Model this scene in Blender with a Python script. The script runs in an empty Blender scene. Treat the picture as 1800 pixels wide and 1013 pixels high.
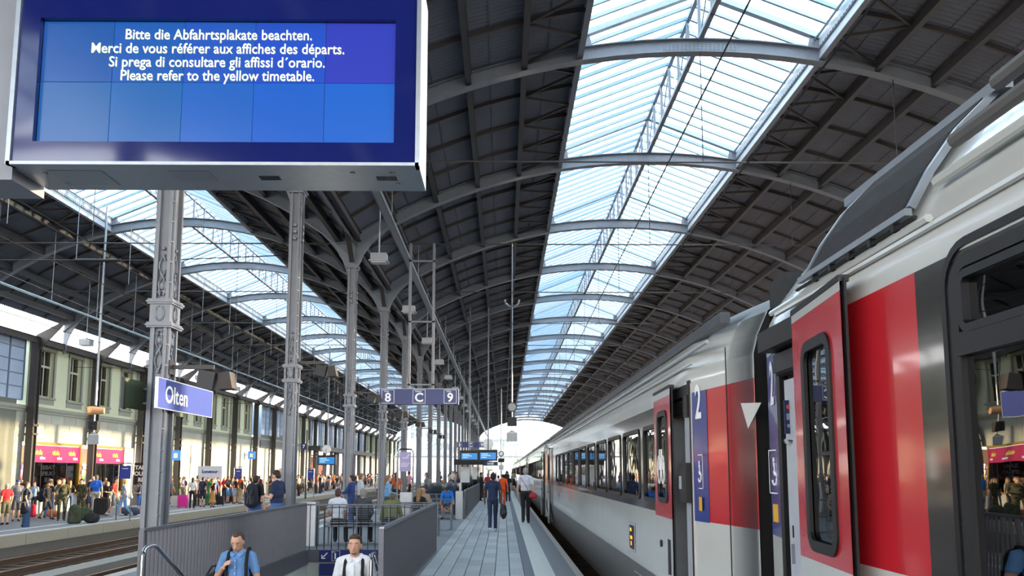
import bpy, bmesh, math, random
from mathutils import Vector, Matrix
from math import sin, cos, pi, radians, sqrt
random.seed(7)
SC = bpy.context.scene
COL = SC.collection
# ------------------------------------------------------------------ camera, world, sun, exposure
EYE = 1.7
cam_d = bpy.data.cameras.new('camera'); cam = bpy.data.objects.new('camera', cam_d); COL.objects.link(cam)
SC.camera = cam
cam_d.sensor_width = 36; cam_d.lens = 28.0; cam_d.shift_y = 163.5/1800
cam_d.clip_end = 2000; cam_d.clip_start = .05
YAW, PITCH = 0.62, 6.5
cam.location = (0, 0, EYE)
cam.rotation_euler = (radians(90+PITCH), 0, radians(-YAW))
w = bpy.data.worlds.new('sky'); SC.world = w; w.use_nodes = True
nt = w.node_tree; nt.nodes.clear()
wo = nt.nodes.new('ShaderNodeOutputWorld'); bg = nt.nodes.new('ShaderNodeBackground')
tc = nt.nodes.new('ShaderNodeTexCoord'); sx = nt.nodes.new('ShaderNodeSeparateXYZ'); rp = nt.nodes.new('ShaderNodeValToRGB')
nt.links.new(tc.outputs['Generated'], sx.inputs[0]); nt.links.new(sx.outputs['Z'], rp.inputs[0])
nt.links.new(rp.outputs[0], bg.inputs[0]); nt.links.new(bg.outputs[0], wo.inputs[0])
e = rp.color_ramp.elements
e[0].position = 0.0; e[0].color = (1.0, .93, .82, 1)
e[1].position = .8; e[1].color = (.80, .90, 1.0, 1)
m_ = e.new(.18); m_.color = (.95, .97, 1.0, 1)
bg.inputs[1].default_value = 3.6
sun_d = bpy.data.lights.new('sun', 'SUN'); sun = bpy.data.objects.new('sun', sun_d); COL.objects.link(sun)
sun_d.energy = 7.5; sun_d.color = (1.0, .76, .48); sun_d.angle = radians(1.0)
SUN_EL, SUN_AZ = 7.8, 20            # low sun from the right, a little ahead of the viewer
sd = Vector((cos(radians(SUN_AZ))*cos(radians(SUN_EL)), sin(radians(SUN_AZ))*cos(radians(SUN_EL)), sin(radians(SUN_EL))))
sun.rotation_euler = sd.to_track_quat('Z', 'Y').to_euler()
SC.view_settings.view_transform = 'Standard'; SC.view_settings.look = 'None'
SC.view_settings.exposure = 1.0; SC.view_settings.gamma = 1.0; SC.view_settings.use_curve_mapping = False
try:
    cy = SC.cycles
    cy.max_bounces = 8; cy.diffuse_bounces = 5; cy.glossy_bounces = 4; cy.transmission_bounces = 4; cy.transparent_max_bounces = 10
    cy.use_denoising = True; cy.sample_clamp_indirect = 6; cy.caustics_reflective = False; cy.caustics_refractive = False
except Exception: pass

# ------------------------------------------------------------------ helpers
def lin(c):
    c = c/255.0
    return c/12.92 if c <= .04045 else ((c+.055)/1.055)**2.4
def rgb(h): return (lin(int(h[0:2],16)), lin(int(h[2:4],16)), lin(int(h[4:6],16)), 1)
MATS = {}
def M(name, hexc, rough=.6, metal=0, bump=0, scale=8, vary=.12, coat=0, emit=0, alpha_dark=None):
    if name in MATS: return MATS[name]
    m = bpy.data.materials.new(name); m.use_nodes = True
    t = m.node_tree; b = t.nodes['Principled BSDF']; c = rgb(hexc)
    b.inputs['Roughness'].default_value = rough; b.inputs['Metallic'].default_value = metal
    if coat: b.inputs['Coat Weight'].default_value = coat; b.inputs['Coat Roughness'].default_value = .06
    if emit:
        b.inputs['Emission Color'].default_value = c; b.inputs['Emission Strength'].default_value = emit
        b.inputs['Base Color'].default_value = (c[0]*.3, c[1]*.3, c[2]*.3, 1); MATS[name] = m; return m
    tcn = t.nodes.new('ShaderNodeTexCoord'); nz = t.nodes.new('ShaderNodeTexNoise')
    nz.inputs['Scale'].default_value = scale; nz.inputs['Detail'].default_value = 5
    t.links.new(tcn.outputs['Object'], nz.inputs['Vector'])
    mx = t.nodes.new('ShaderNodeMix'); mx.data_type = 'RGBA'
    mx.inputs[6].default_value = tuple(v*(1-vary) for v in c[:3])+(1,); mx.inputs[7].default_value = tuple(min(1, v*(1+vary)) for v in c[:3])+(1,)
    t.links.new(nz.outputs['Fac'], mx.inputs[0]); t.links.new(mx.outputs[2], b.inputs['Base Color'])
    if bump:
        bp = t.nodes.new('ShaderNodeBump'); bp.inputs['Strength'].default_value = bump; bp.inputs['Distance'].default_value = .02
        t.links.new(nz.outputs['Fac'], bp.inputs['Height']); t.links.new(bp.outputs[0], b.inputs['Normal'])
    MATS[name] = m; return m
def glass(name, tint, refl=.9, trans=.5, rough=.02, wave=0):
    """window pane: see-through tinted film mixed with a mirror reflection that grows at grazing angles"""
    if name in MATS: return MATS[name]
    m = bpy.data.materials.new(name); m.use_nodes = True; t = m.node_tree; t.nodes.clear()
    o = t.nodes.new('ShaderNodeOutputMaterial'); tr = t.nodes.new('ShaderNodeBsdfTransparent'); gl = t.nodes.new('ShaderNodeBsdfGlossy')
    mx = t.nodes.new('ShaderNodeMixShader'); lw = t.nodes.new('ShaderNodeLayerWeight'); mr = t.nodes.new('ShaderNodeMapRange')
    lw.inputs[0].default_value = .5
    c = rgb(tint); tr.inputs[0].default_value = tuple(v*trans for v in c[:3])+(1,); gl.inputs['Roughness'].default_value = rough
    gl.inputs[0].default_value = (refl, refl, refl, 1)
    mr.inputs[3].default_value = .12; mr.inputs[4].default_value = 1.0
    t.links.new(lw.outputs['Fresnel'], mr.inputs[0]); t.links.new(mr.outputs[0], mx.inputs[0])
    t.links.new(tr.outputs[0], mx.inputs[1]); t.links.new(gl.outputs[0], mx.inputs[2]); t.links.new(mx.outputs[0], o.inputs[0])
    if wave:
        nz = t.nodes.new('ShaderNodeTexNoise'); nz.inputs['Scale'].default_value = 1.6; bp = t.nodes.new('ShaderNodeBump')
        tcn = t.nodes.new('ShaderNodeTexCoord'); t.links.new(tcn.outputs['Object'], nz.inputs['Vector'])
        bp.inputs['Strength'].default_value = wave; bp.inputs['Distance'].default_value = .02
        t.links.new(nz.outputs['Fac'], bp.inputs['Height']); t.links.new(bp.outputs[0], gl.inputs['Normal'])
    MATS[name] = m; return m

class MB:
    """collects geometry in world coordinates and links it as one mesh object"""
    def __init__(s): s.v = []; s.f = []; s.m = []
    def face(s, pts, mi=0):
        n = len(s.v); s.v += [tuple(p) for p in pts]; s.f.append(tuple(range(n, n+len(pts)))); s.m.append(mi); return s
    def box(s, x0, x1, y0, y1, z0, z1, mi=0):
        n = len(s.v)
        s.v += [(x0,y0,z0),(x1,y0,z0),(x1,y1,z0),(x0,y1,z0),(x0,y0,z1),(x1,y0,z1),(x1,y1,z1),(x0,y1,z1)]
        for q in ((3,2,1,0),(4,5,6,7),(0,1,5,4),(1,2,6,5),(2,3,7,6),(3,0,4,7)): s.f.append(tuple(n+i for i in q)); s.m.append(mi)
        return s
    def bar(s, p, q, w, h, mi=0, up=(0,0,1)):
        p = Vector(p); q = Vector(q); d = (q-p)
        if d.length < 1e-6: return s
        d.normalize(); u = Vector(up)
        if abs(d.dot(u)) > .98: u = Vector((0,1,0)) if abs(d.y) < .9 else Vector((1,0,0))
        a = d.cross(u).normalized(); b = a.cross(d).normalized(); n = len(s.v)
        for c in (p, q):
            for sa, sb in ((-1,-1),(1,-1),(1,1),(-1,1)): s.v.append(tuple(c + a*(sa*w/2) + b*(sb*h/2)))
        for f in ((3,2,1,0),(4,5,6,7),(0,1,5,4),(1,2,6,5),(2,3,7,6),(3,0,4,7)): s.f.append(tuple(n+i for i in f)); s.m.append(mi)
        return s
    def tube(s, pts, r, n=8, mi=0, closed=False):
        pts = [Vector(p) for p in pts]; k = len(pts); base = len(s.v)
        for i, p in enumerate(pts):
            d = (pts[(i+1) % k] if (closed or i < k-1) else p) - (pts[i-1] if (closed or i > 0) else p)
            if d.length < 1e-9: d = Vector((0,0,1))
            d.normalize(); u = Vector((0,0,1)) if abs(d.z) < .95 else Vector((0,1,0))
            a = d.cross(u).normalized(); b = a.cross(d).normalized()
            rr = r[i] if isinstance(r, (list, tuple)) else r
            for j in range(n):
                t = 2*pi*j/n; s.v.append(tuple(p + a*(rr*cos(t)) + b*(rr*sin(t))))
        for i in range(k if closed else k-1):
            for j in range(n):
                a0 = base+i*n+j; a1 = base+i*n+(j+1) % n; b0 = base+((i+1) % k)*n+j; b1 = base+((i+1) % k)*n+(j+1) % n
                s.f.append((a0, b0, b1, a1)); s.m.append(mi)
        if not closed:
            s.f.append(tuple(base+j for j in range(n))); s.m.append(mi)
            s.f.append(tuple(base+(k-1)*n+j for j in reversed(range(n)))); s.m.append(mi)
        return s
    def prism(s, poly, axis, a0, a1, mi=0):
        """poly of 2-D points extruded along axis: 'x' -> (y,z), 'y' -> (x,z), 'z' -> (x,y)"""
        def P(p, a): return (a, p[0], p[1]) if axis == 'x' else ((p[0], a, p[1]) if axis == 'y' else (p[0], p[1], a))
        n = len(s.v); k = len(poly)
        s.v += [P(p, a0) for p in poly]+[P(p, a1) for p in poly]
        s.f.append(tuple(range(n, n+k))); s.m.append(mi); s.f.append(tuple(reversed(range(n+k, n+2*k)))); s.m.append(mi)
        for i in range(k):
            j = (i+1) % k; s.f.append((n+i, n+k+i, n+k+j, n+j)); s.m.append(mi)
        return s
    def ball(s, c, r, n=8, m=5, mi=0, sc=(1,1,1)):
        base = len(s.v); c = Vector(c)
        for i in range(m+1):
            ph = pi*i/m
            for j in range(n):
                t = 2*pi*j/n; s.v.append((c.x+r*sc[0]*sin(ph)*cos(t), c.y+r*sc[1]*sin(ph)*sin(t), c.z+r*sc[2]*cos(ph)))
        for i in range(m):
            for j in range(n):
                s.f.append((base+i*n+j, base+(i+1)*n+j, base+(i+1)*n+(j+1) % n, base+i*n+(j+1) % n)); s.m.append(mi)
        return s
    def disc(s, c, r, axis, t, n=24, mi=0):
        """short cylinder centred at c, thickness t along axis"""
        c = Vector(c); d = {'x': Vector((1,0,0)), 'y': Vector((0,1,0)), 'z': Vector((0,0,1))}[axis]
        return s.tube([c-d*t/2, c+d*t/2], r, n, mi)
    def build(s, name, mats, parent=None, smooth=False, kind=None, at=None):
        me = bpy.data.meshes.new(name); off = Vector((0,0,0))
        if parent is not None:
            r = parent
            while r.parent: r = r.parent
            off = Vector(r.location) if at is None else Vector((0,0,0))
        if at is not None: off = Vector(at)
        me.from_pydata([(v[0]-off.x, v[1]-off.y, v[2]-off.z) for v in s.v], [], s.f)
        if not isinstance(mats, (list, tuple)): mats = [mats]
        for m in mats: me.materials.append(m)
        if len(mats) > 1: me.polygons.foreach_set('material_index', s.m)
        bm = bmesh.new(); bm.from_mesh(me); bmesh.ops.remove_doubles(bm, verts=bm.verts, dist=1e-5) if smooth else None
        bmesh.ops.recalc_face_normals(bm, faces=bm.faces); bm.to_mesh(me); bm.free()
        if smooth:
            me.polygons.foreach_set('use_smooth', [True]*len(me.polygons))
            try: me.set_sharp_from_angle(angle=radians(40))
            except Exception: pass
        me.update()
        o = bpy.data.objects.new(name, me); COL.objects.link(o)
        if parent is not None: o.parent = parent
        if at is not None: o.location = at if parent is None else Vector(at)
        if kind: o['kind'] = kind
        return o
def thing(name, label=None, cat=None, loc=(0,0,0), group=None, kind=None, rz=0):
    o = bpy.data.objects.new(name, None); COL.objects.link(o); o.location = loc; o.rotation_euler = (0,0,rz); o.empty_display_size = .1
    return tag(o, label, cat, group, kind)
def tag(o, label=None, cat=None, group=None, kind=None):
    if label: o['label'] = label
    if cat: o['category'] = cat
    if group: o['group'] = group
    if kind: o['kind'] = kind
    return o
def inst(o, loc, parent=None, rot=None, name=None, scale=None):
    c = o.copy()
    if name: c.name = name
    COL.objects.link(c); c.location = loc
    if parent is not None: c.parent = parent
    if rot is not None: c.rotation_euler = rot
    if scale is not None: c.scale = scale
    return c
def copy_tree(o, parent=None):
    c = o.copy(); COL.objects.link(c)
    if parent is not None: c.parent = parent
    for ch in o.children: copy_tree(ch, c)
    return c
TXT = {}
def text(body, size, mat, parent, loc, rot=(pi/2,0,0), align='CENTER', name='lettering', bold=0, sx=1.0):
    cu = bpy.data.curves.new(name, 'FONT'); cu.body = body; cu.size = size; cu.align_x = align; cu.align_y = 'CENTER'
    cu.extrude = .002; cu.offset = bold; cu.resolution_u = 3; cu.materials.append(mat)
    key = (body, size, align, bold, mat.name)
    if key not in TXT:
        to = bpy.data.objects.new(name, cu); COL.objects.link(to); bpy.context.view_layer.update()
        TXT[key] = bpy.data.meshes.new_from_object(to.evaluated_get(bpy.context.evaluated_depsgraph_get())); TXT[key].name = name
        bpy.data.objects.remove(to)
    bpy.data.curves.remove(cu)
    o = bpy.data.objects.new(name, TXT[key]); COL.objects.link(o); o.location = loc; o.rotation_euler = rot; o.scale = (sx, 1, 1)
    if parent is not None: o.parent = parent; r = parent
    if parent is not None:
        while r.parent: r = r.parent
        o.location = Vector(loc)-Vector(r.location)
    return o
_ex = Vector((cos(radians(YAW)), -sin(radians(YAW)), 0))
_fw = Vector((sin(radians(YAW))*cos(radians(PITCH)), cos(radians(YAW))*cos(radians(PITCH)), sin(radians(PITCH))))
_up = _ex.cross(_fw)
def px(x, y, Y):
    """world point seen at photograph pixel (x, y) on the cross plane at distance Y"""
    d = _fw + _ex*((x-900)/1400.0) - _up*((y-670)/1400.0)
    return Vector((0,0,EYE)) + d*(Y/d.y)

# ------------------------------------------------------------------ materials
STEEL = M('painted grey iron', '7c7f86', .45, .2, .15, 6)
DKSTEEL = M('dark riveted iron', '464342', .55, .2, .1, 5)
ROOFSHEET = M('corrugated roof sheet', '646a77', .55, .1, 0, 2, .15)
RIBM = M('arch rib grey paint', '7d838d', .5, .1, .1, 5)
PURLIN = M('purlin brown paint', '484749', .55, .1, .1, 5)
BAR = M('glazing bar white', '93a2b2', .4, .2)
BLK = M('black rubber', '141416', .5)
BLKM = M('black metal', '1c1c20', .4, .3)
ANTH = M('anthracite railing paint', '66666d', .42, .3, .05, 5)
CONC = M('pale concrete', 'a7aaa4', .8, 0, .3, 5)
GALV = M('galvanised metal', '9a9fa5', .35, .7, .05, 12)
CHROME = M('stainless tube', 'c4c7ca', .2, 1.0)
WHITE = M('white print', 'f4f4f2', .5, vary=.01)
BLUE = M('sign blue', '2748a8', .25, 0, 0, 3, .04)
NAVY = M('navy sign blue', '182a6a', .3, 0, 0, 3, .04)
# ------------------------------------------------------------------ ground, platforms, tracks
PZ, LZ, RZ = 0.0, -.30, -.55       # our platform, left platform, rail top
YB, YE = -16.6, 175.0
ASPH = M('asphalt grey', '7e838a', .75, 0, .25, 30)
SLAB = M('grey concrete paving', 'a0a6aa', .7, 0, .25, 12, .1)
SLAB2 = M('pale ribbed paving', 'cfd2d0', .7, 0, .2, 14, .08)
DARKP = M('dark band paving', '686d78', .7, 0, .2, 14, .08)
EDGE = M('platform edge stone', 'b3aeab', .75, 0, .3, 9)
BALL = M('dark ballast', '4a4541', .95, 0, 1.0, 18, .5)
g = MB(); g.box(-160, -4.4, -60, 420, -1.4, -.95).box(-1.46, 160, -60, 420, -1.4, -.95).box(-4.4, -1.46, -60, 8.5, -1.4, -.95).box(-4.4, -1.46, 23.5, 420, -1.4, -.95); g.build('ground', BALL, kind='structure')
MB().box(-4.4, -1.46, 8.5, 23.5, -5.2, -4.6).build('ground', BALL, kind='structure')
def flat(name, x0, x1, y0, y1, z0, z1, mat): return MB().box(x0, x1, y0, y1, z0, z1).build(name, mat, kind='structure')
# our platform round the stair opening (x -4.15..-1.5, y 8.6..17.2)
SX0, SX1, SY0, SY1 = -4.15, -1.50, 8.9, 17.2
TX0, TX1 = -1.40, .36
f = MB()
f.box(-6.3, SX0, YB, YE, -.95, 0).box(SX0, SX1, YB, SY0, -.95, 0).box(SX0, SX1, SY1, YE, -.95, 0).box(SX1, TX0, YB, YE, -.95, 0)
f.box(TX0, TX1, YB, YE, -.95, -.03)
floor = f.build('floor', ASPH, kind='structure')
# paving slabs, each one its own piece while they can be told apart
tl = MB().prism([(-.115,-.022),(.115,-.022),(.115,-.004),(.109,.0),(-.109,.0),(-.115,-.004)], 'y', -.435, .435)
t0 = tl.build('paving_slab', SLAB, floor); t0.location = (TX0+.13, 9.45, 0)
SLABC = [SLAB, M('grey concrete paving b', '989ea2', .7, 0, .25, 12, .1), M('grey concrete paving c', 'a8adb0', .7, 0, .25, 12, .1)]
t0.data.materials.clear()
msh = []
for mm in SLABC:
    d = t0.data.copy(); d.materials.append(mm); msh.append(d)
t0.data = msh[0]; n = 0; rest = MB()
ncol = 7; cw = (TX1-TX0)/ncol
for r in range(190):
    for c in range(ncol):
        y = 10.4 + r*.88 + (c % 2)*.44; x = TX0 + cw*(c+.5)
        if n < 290:
            o = inst(t0, (x, y, 0), floor); o.data = random.choice(msh); o.scale.x = cw/.245; n += 1
        else: rest.box(x-cw/2+.008, x+cw/2-.008, y-.43, y+.43, -.03, 0)
for r in range(30):
    for c in range(ncol):
        y = 9.9 - r*.88 + (c % 2)*.44; x = TX0 + cw*(c+.5)
        rest.box(x-cw/2+.008, x+cw/2-.008, y-.43, y+.43, -.03, 0)
rest.build('far_paving_slabs', SLAB, floor, kind='stuff')
# paving over the rest of the platform, joined
o2 = MB()
for r in range(60):
    for c in range(8):
        x = -6.1 + .30*c*0 + c*.245*0
flat('trim_1', .36, .52, YB, YE, -.3, .002, DARKP)
tact = flat('trim_2', .52, .86, YB, YE, -.3, .0, SLAB2)
rb = MB().box(-.012, .012, -50, 60, 0, .006).build('guide_rib', SLAB2, tact); rb.location = (.56, 35, 0)
for k in range(1, 8):
    if k != 4 and k != 3: inst(rb, (.56+k*.037, 35, 0), tact)
flat('trim_3', .86, 1.20, YB, YE, -.3, .001, ASPH)
ed = flat('trim_4', 1.20, 1.32, YB, YE, -.95, .004, EDGE)
flat('trim_5', -6.55, -6.3, YB, YE, -.95, .004, EDGE)
MB().box(-5.85, -5.6, YB, YE, 0, .004).build('trim_6', SLAB2, kind='structure')
# stairwell
st = MB()
for k in range(26):
    y = SY0 + k*.30; z = -.165*(k+1)
    st.box(SX0, SX1, y, y+.32, z-.3, z)
CONCS = M('stair side concrete', 'b4b8b4', .7, 0, .15, 5)
stair = st.build('floor', M('stair granite', '8b8e90', .7, 0, .3, 20), kind='structure')
ww = MB().box(SX0-.25, SX0+.012, SY0-.3, SY1+.25, -5, -.02).box(SX1-.012, SX1+.05, SY0-.3, SY1+.25, -5, -.02).box(SX0, SX1, SY1-.012, SY1+.25, -2.2, -.02).box(SX0, SX1, SY0-.3, SY0+.012, -2, -.02)
ww.box(SX0, SX1, SY1+6, SY1+6.2, -5, -2)
ww.build('wall_stairwell', CONCS, kind='structure')
MB().box(SX0+.013, SX0+.03, SY0, SY1, -.24, 0.06).box(SX1-.03, SX1-.013, SY0, SY1, -.24, .06).box(SX0, SX1, SY1-.03, SY1-.013, -.2, .03).build('trim_7', ANTH, kind='structure')
# left platform
lp = MB().box(-22.6, -15.62, YB, YE, -.95, LZ).build('floor', M('left platform asphalt', '8a8d92', .75, 0, .2, 20), kind='structure')
LEDGE = M('left platform kerb stone', 'a8a190', .8, 0, .3, 9)
kb = MB().box(-.12, .12, -1.24, 1.24, -.34, .02).build('kerb_stone', LEDGE, lp); kb.location = (-15.5, -15, LZ)
for k in range(1, 76): inst(kb, (-15.5, -15+2.5*k, LZ), lp)
MB().box(-15.64, -15.42, YB, YE, -.95, LZ-.34).build('trim_8', M('dark platform face', '6f6a62', .9), kind='structure')  # left platform face below the kerb, darker than the kerb stone
MB().box(-15.75, -15.6, YB, YE, LZ, LZ+.024).build('trim_9', M('white edge line', 'dadad6', .6), kind='structure')
MB().box(-17.05, -16.85, YB, YE, LZ, LZ+.004).build('trim_10', M('white edge line', 'dadad6', .6), kind='structure')
# cable duct strip between the two left tracks
MB().box(-10.75, -10.1, YB, YE, -.95, -.62).build('trim_11', M('concrete duct cover', '8f8c86', .85, 0, .3, 6), kind='structure')
RAIL = M('worn rail steel', '8a7564', .3, .8); RAILS = M('rusty rail side', '5b4638', .8)
SLEEP = M('timber sleeper', '4f443b', .9, 0, .4, 10)
sm = MB().box(-1.25, 1.25, -.12, .12, -.2, -.0)
def track(cx, name, label, y0=YB, y1=YE+22):
    t = thing(name, label, 'railway track', (cx, 0, RZ))
    for s in (-1, 1):
        r = MB(); xx = cx+s*.7525
        r.prism([(xx-.07,RZ-.17),(xx+.07,RZ-.17),(xx+.07,RZ-.155),(xx+.012,RZ-.13),(xx+.012,RZ-.045),(xx+.036,RZ-.035),(xx+.036,RZ),(xx-.036,RZ),(xx-.036,RZ-.035),(xx-.012,RZ-.045),(xx-.012,RZ-.13),(xx-.07,RZ-.155)], 'y', y0, y1)
        r.build('rail', RAIL, t)
    s0 = None
    for k in range(int((min(y1, 150)-y0)/.62)):
        if s0 is None:
            s0 = MB().box(-1.25, 1.25, -.12, .12, -.34, -.17).build('sleeper', SLEEP, t, at=(0,0,0)); s0.location = (0, y0, 0)
        else: inst(s0, (0, y0+k*.62, 0), t)
    return t
track(-12.1, 'railway_track', 'double rail track beside the crowded left platform')
track(-8.3, 'railway_track', 'double rail track along the near platform with the stairs')
track(3.09, 'railway_track', 'railway track under the white and red train')

# ------------------------------------------------------------------ roof
NY = [18.4+7.0*k for k in range(-5, 21)]          # arch and column positions
CROWN = 12.05
NAVES = [('right', 4.8, 9.7, 17.7), ('left', -13.4, 8.5, 12.9)]
PANE = MATS.get('x') 
def pane_mat():
    m = bpy.data.materials.new('roof glazing'); m.use_nodes = True; t = m.node_tree; t.nodes.clear()
    o = t.nodes.new('ShaderNodeOutputMaterial'); tr = t.nodes.new('ShaderNodeBsdfTransparent'); tl = t.nodes.new('ShaderNodeBsdfTranslucent'); gl = t.nodes.new('ShaderNodeBsdfGlossy')
    a = t.nodes.new('ShaderNodeMixShader'); b = t.nodes.new('ShaderNodeMixShader')
    tr.inputs[0].default_value = (.80,.86,.90,1); tl.inputs[0].default_value = (.8,.84,.86,1); gl.inputs['Roughness'].default_value = .1
    a.inputs[0].default_value = .3; b.inputs[0].default_value = .06
    t.links.new(tr.outputs[0], a.inputs[1]); t.links.new(tl.outputs[0], a.inputs[2]); t.links.new(a.outputs[0], b.inputs[1]); t.links.new(gl.outputs[0], b.inputs[2]); t.links.new(b.outputs[0], o.inputs[0])
    return m
PANE = pane_mat()
PANEB = PANE.copy(); PANEB.name = 'roof glazing bluish'
PANEB.node_tree.nodes['Transparent BSDF'].inputs[0].default_value = (.58,.76,.86,1)
RIVET = MB()
for name, cx, half, R in NAVES:
    def az(x, dz=0.0): return CROWN - R + sqrt(max(0, (R+dz)**2 - (x-cx)**2))
    root = thing('roof', None, None, (cx, 0, CROWN), kind='structure')
    # ribs: built-up I section following the arch
    N = 28
    def rib_mesh():
        r = MB(); xs = [cx-half+2*half*i/N for i in range(N+1)]
        def strip(w, d0, d1, mi=0):
            for i in range(N):
                a, b = xs[i], xs[i+1]
                q = [(a, az(a, d0)), (b, az(b, d0)), (b, az(b, d1)), (a, az(a, d1))]
                n = len(r.v); r.v += [(p[0], -w/2, p[1]) for p in q]+[(p[0], w/2, p[1]) for p in q]
                for f in ((0,1,2,3),(7,6,5,4),(0,4,5,1),(2,6,7,3)): r.f.append(tuple(n+k for k in f)); r.m.append(mi)
        strip(.035, -.17, .15); strip(.24, -.19, -.165); strip(.24, .14, .165)
        # rivets along the web
        for i in range(0, 56):
            x = cx-half+2*half*(i+.5)/56
            for dd in (-.13, .11):
                r.box(x-.016, x+.016, -.035, .035, az(x, dd)-.016, az(x, dd)+.016)
        # splice plate with rivet field at the crown
        for i in range(16):
            a = cx-.9+1.8*i/16; b = cx-.9+1.8*(i+1)/16
            r.prism([(a, az(a,-.11)), (b, az(b,-.11)), (b, az(b,.09)), (a, az(a,.09))], 'y', -.03, .03)
        for i in range(18):
            for j in range(3): 
                x = cx-.85+1.7*i/17; z = az(x)-.07+.06*j; r.box(x-.013, x+.013, -.042, .042, z-.013, z+.013)
        # haunch brackets at the springings
        for s in (-1, 1):
            X = cx+s*half
            pts = [(X, az(X,-.15)), (X, az(X,-.15)-1.15)]
            for k in range(7):
                t = k/6; pts.append((X - s*(.12+1.25*t**1.6), az(X,-.15)-1.15 + (az(X-s*1.37,-.17)-az(X,-.15)+1.15)*t**.7))
            r.prism(pts, 'y', -.03, .03)
        return r
    rib0 = None
    for Y in NY:
        if rib0 is None: rib0 = rib_mesh().build('arch_rib', RIBM, root, at=None); rib0.location = (0, Y, 0); 
        else: inst(rib0, (0, Y, 0), root)
    # purlins (longitudinal), rafters between the ribs, zigzag bracing beside the skylight
    offs = [2.95, 4.3, 5.65, 7.0, 8.35, 9.5] if name == 'right' else [2.95, 4.3, 5.6, 6.9, 8.0]
    for s in (-1, 1):
        for i, o_ in enumerate(offs):
            x = cx+s*o_; z = az(x, .02)
            r = MB(); wy = YE-17
            r.box(x-.02, x+.02, YB-1, NY[-1]+.2, z-.13, z+.13).box(x-.07, x+.07, YB-1, NY[-1]+.2, z-.145, z-.13).box(x-.07, x+.07, YB-1, NY[-1]+.2, z+.13, z+.145)
            r.build('purlin', PURLIN if i else RIBM, root)
    rr = MB(); M2 = 9
    for s in (-1, 1):
        x0 = cx+s*2.95; x1 = cx+s*(half)
        for i in range(M2):
            a = x0+(x1-x0)*i/M2; b = x0+(x1-x0)*(i+1)/M2
            rr.bar((a, 0, az(a, .13)), (b, 0, az(b, .13)), .05, .10)
    rf0 = None; dg0 = None
    dg = MB()
    for s in (-1, 1):
        xa = cx+s*2.95; xb = cx+s*4.3
        dg.bar((xb, 0, az(xb, .05)), (xa, .875, az(xa, .0)), .05, .07); dg.bar((xa, .875, az(xa, .0)), (xb, 1.75, az(xb, .05)), .05, .07)
    for Y in NY[:-1]:
        for k in range(1, 4):
            if rf0 is None: rf0 = rr.build('rafter', DKSTEEL, root); rf0.location = (0, Y+1.75*k, 0)
            else: inst(rf0, (0, Y+1.75*k, 0), root)
        for k in range(4):
            if dg0 is None: dg0 = dg.build('wind_brace', DKSTEEL, root); dg0.location = (0, Y+1.75*k, 0)
            else: inst(dg0, (0, Y+1.75*k, 0), root)
    # corrugated cladding: real corrugation, waves across the length of the hall
    for s in (-1, 1):
        x0 = cx+s*2.9; x1 = cx+s*(half+.15); K = 8; pitch = .15
        nY = int((NY[-1]-YB+2)/(pitch/2)); vs = []; fs = []
        for j in range(nY+1):
            y = YB-1+j*pitch/2; dz = .19 if j % 2 else .225
            for i in range(K+1):
                x = x0+(x1-x0)*i/K; vs.append((x, y, az(x, dz)))
        for j in range(nY):
            for i in range(K): a = j*(K+1)+i; fs.append((a, a+1, a+K+2, a+K+1))
        mb = MB(); mb.v = vs; mb.f = fs; mb.m = [0]*len(fs)
        mb.build('corrugated_roofing', ROOFSHEET, root)
        # sheet laps
        lp_ = MB()
        for i in range(1, 5):
            x = x0+(x1-x0)*(i-.4)/5
            lp_.bar((x, YB-1, az(x,.18)), (x, NY[-1]+.5, az(x,.18)), .03, .02)
        lp_.build('sheet_lap', ROOFSHEET, root)
    # skylight lantern
    ze = az(cx+2.9, .2)+.32; zr = CROWN+1.45; hw = 2.95
    for s in (-1, 1):
        X = cx+s*hw
        MB().box(X-.03, X+.03, YB-1, NY[-1]+.2, az(X,.0)-.1, ze).build('skylight_curb', M('white curb sheet', 'c9ced4', .4, .1), root)
        MB().tube([(X-s*.12, YB-1, ze-.1), (X-s*.12, NY[-1], ze-.1)], .03, 6).build('maintenance_rail', GALV, root)
        b0 = MB().bar((0, 0, 0), (-s*hw, 0, zr-ze), .065, .10).build('glazing_bar', BAR, root, at=(0,0,0)); b0.location = (X-cx, YB, ze-CROWN)
        hb = MB().bar((0, 0, -.02), (-s*hw, 0, zr-ze-.02), .15, .16).build('glazing_bar', BAR, root, at=(0,0,0)); hb.location = (X-cx, NY[0], ze-CROWN)
        L = .58333; p0 = MB(); nseg = 1
        p0.prism([(0, .035), (-s*hw, zr-ze+.035), (-s*hw, zr-ze+.045), (0, .045)], 'y', .02, L-.02)
        pm = p0.build('glass_pane', PANE, root, at=(0,0,0)); pm.location = (X-cx, YB, ze-CROWN); pmb = pm.data.copy(); pmb.materials.clear(); pmb.materials.append(PANEB)
        cnt = 0; far = MB(); farb = MB()
        tot = int((NY[-1]-YB)/L)
        for k in range(1, tot):
            y = YB+k*L
            if k % 12 == 0 : inst(hb, (X-cx, y, ze-CROWN), root)
            elif y < 120: inst(b0, (X-cx, y, ze-CROWN), root)
            else: farb.bar((X, y, ze), (cx, y, zr), .045, .07)
            if y > (8 if name == 'right' else 14) and cnt < 140:
                q = inst(pm, (X-cx, y, ze-CROWN), root); cnt += 1
                if s < 0 and name == 'right' and random.random() < .3 or random.random() < .08: q.data = pmb
            else:
                far.prism([(X, ze+.035), (cx, zr+.035), (cx, zr+.045), (X, ze+.045)], 'y', y+.02, y+L-.02)
        far.build('far_glass_panes', PANE, root, kind='stuff')
        farb.build('far_glazing_bars', BAR, root, kind='stuff')
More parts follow.
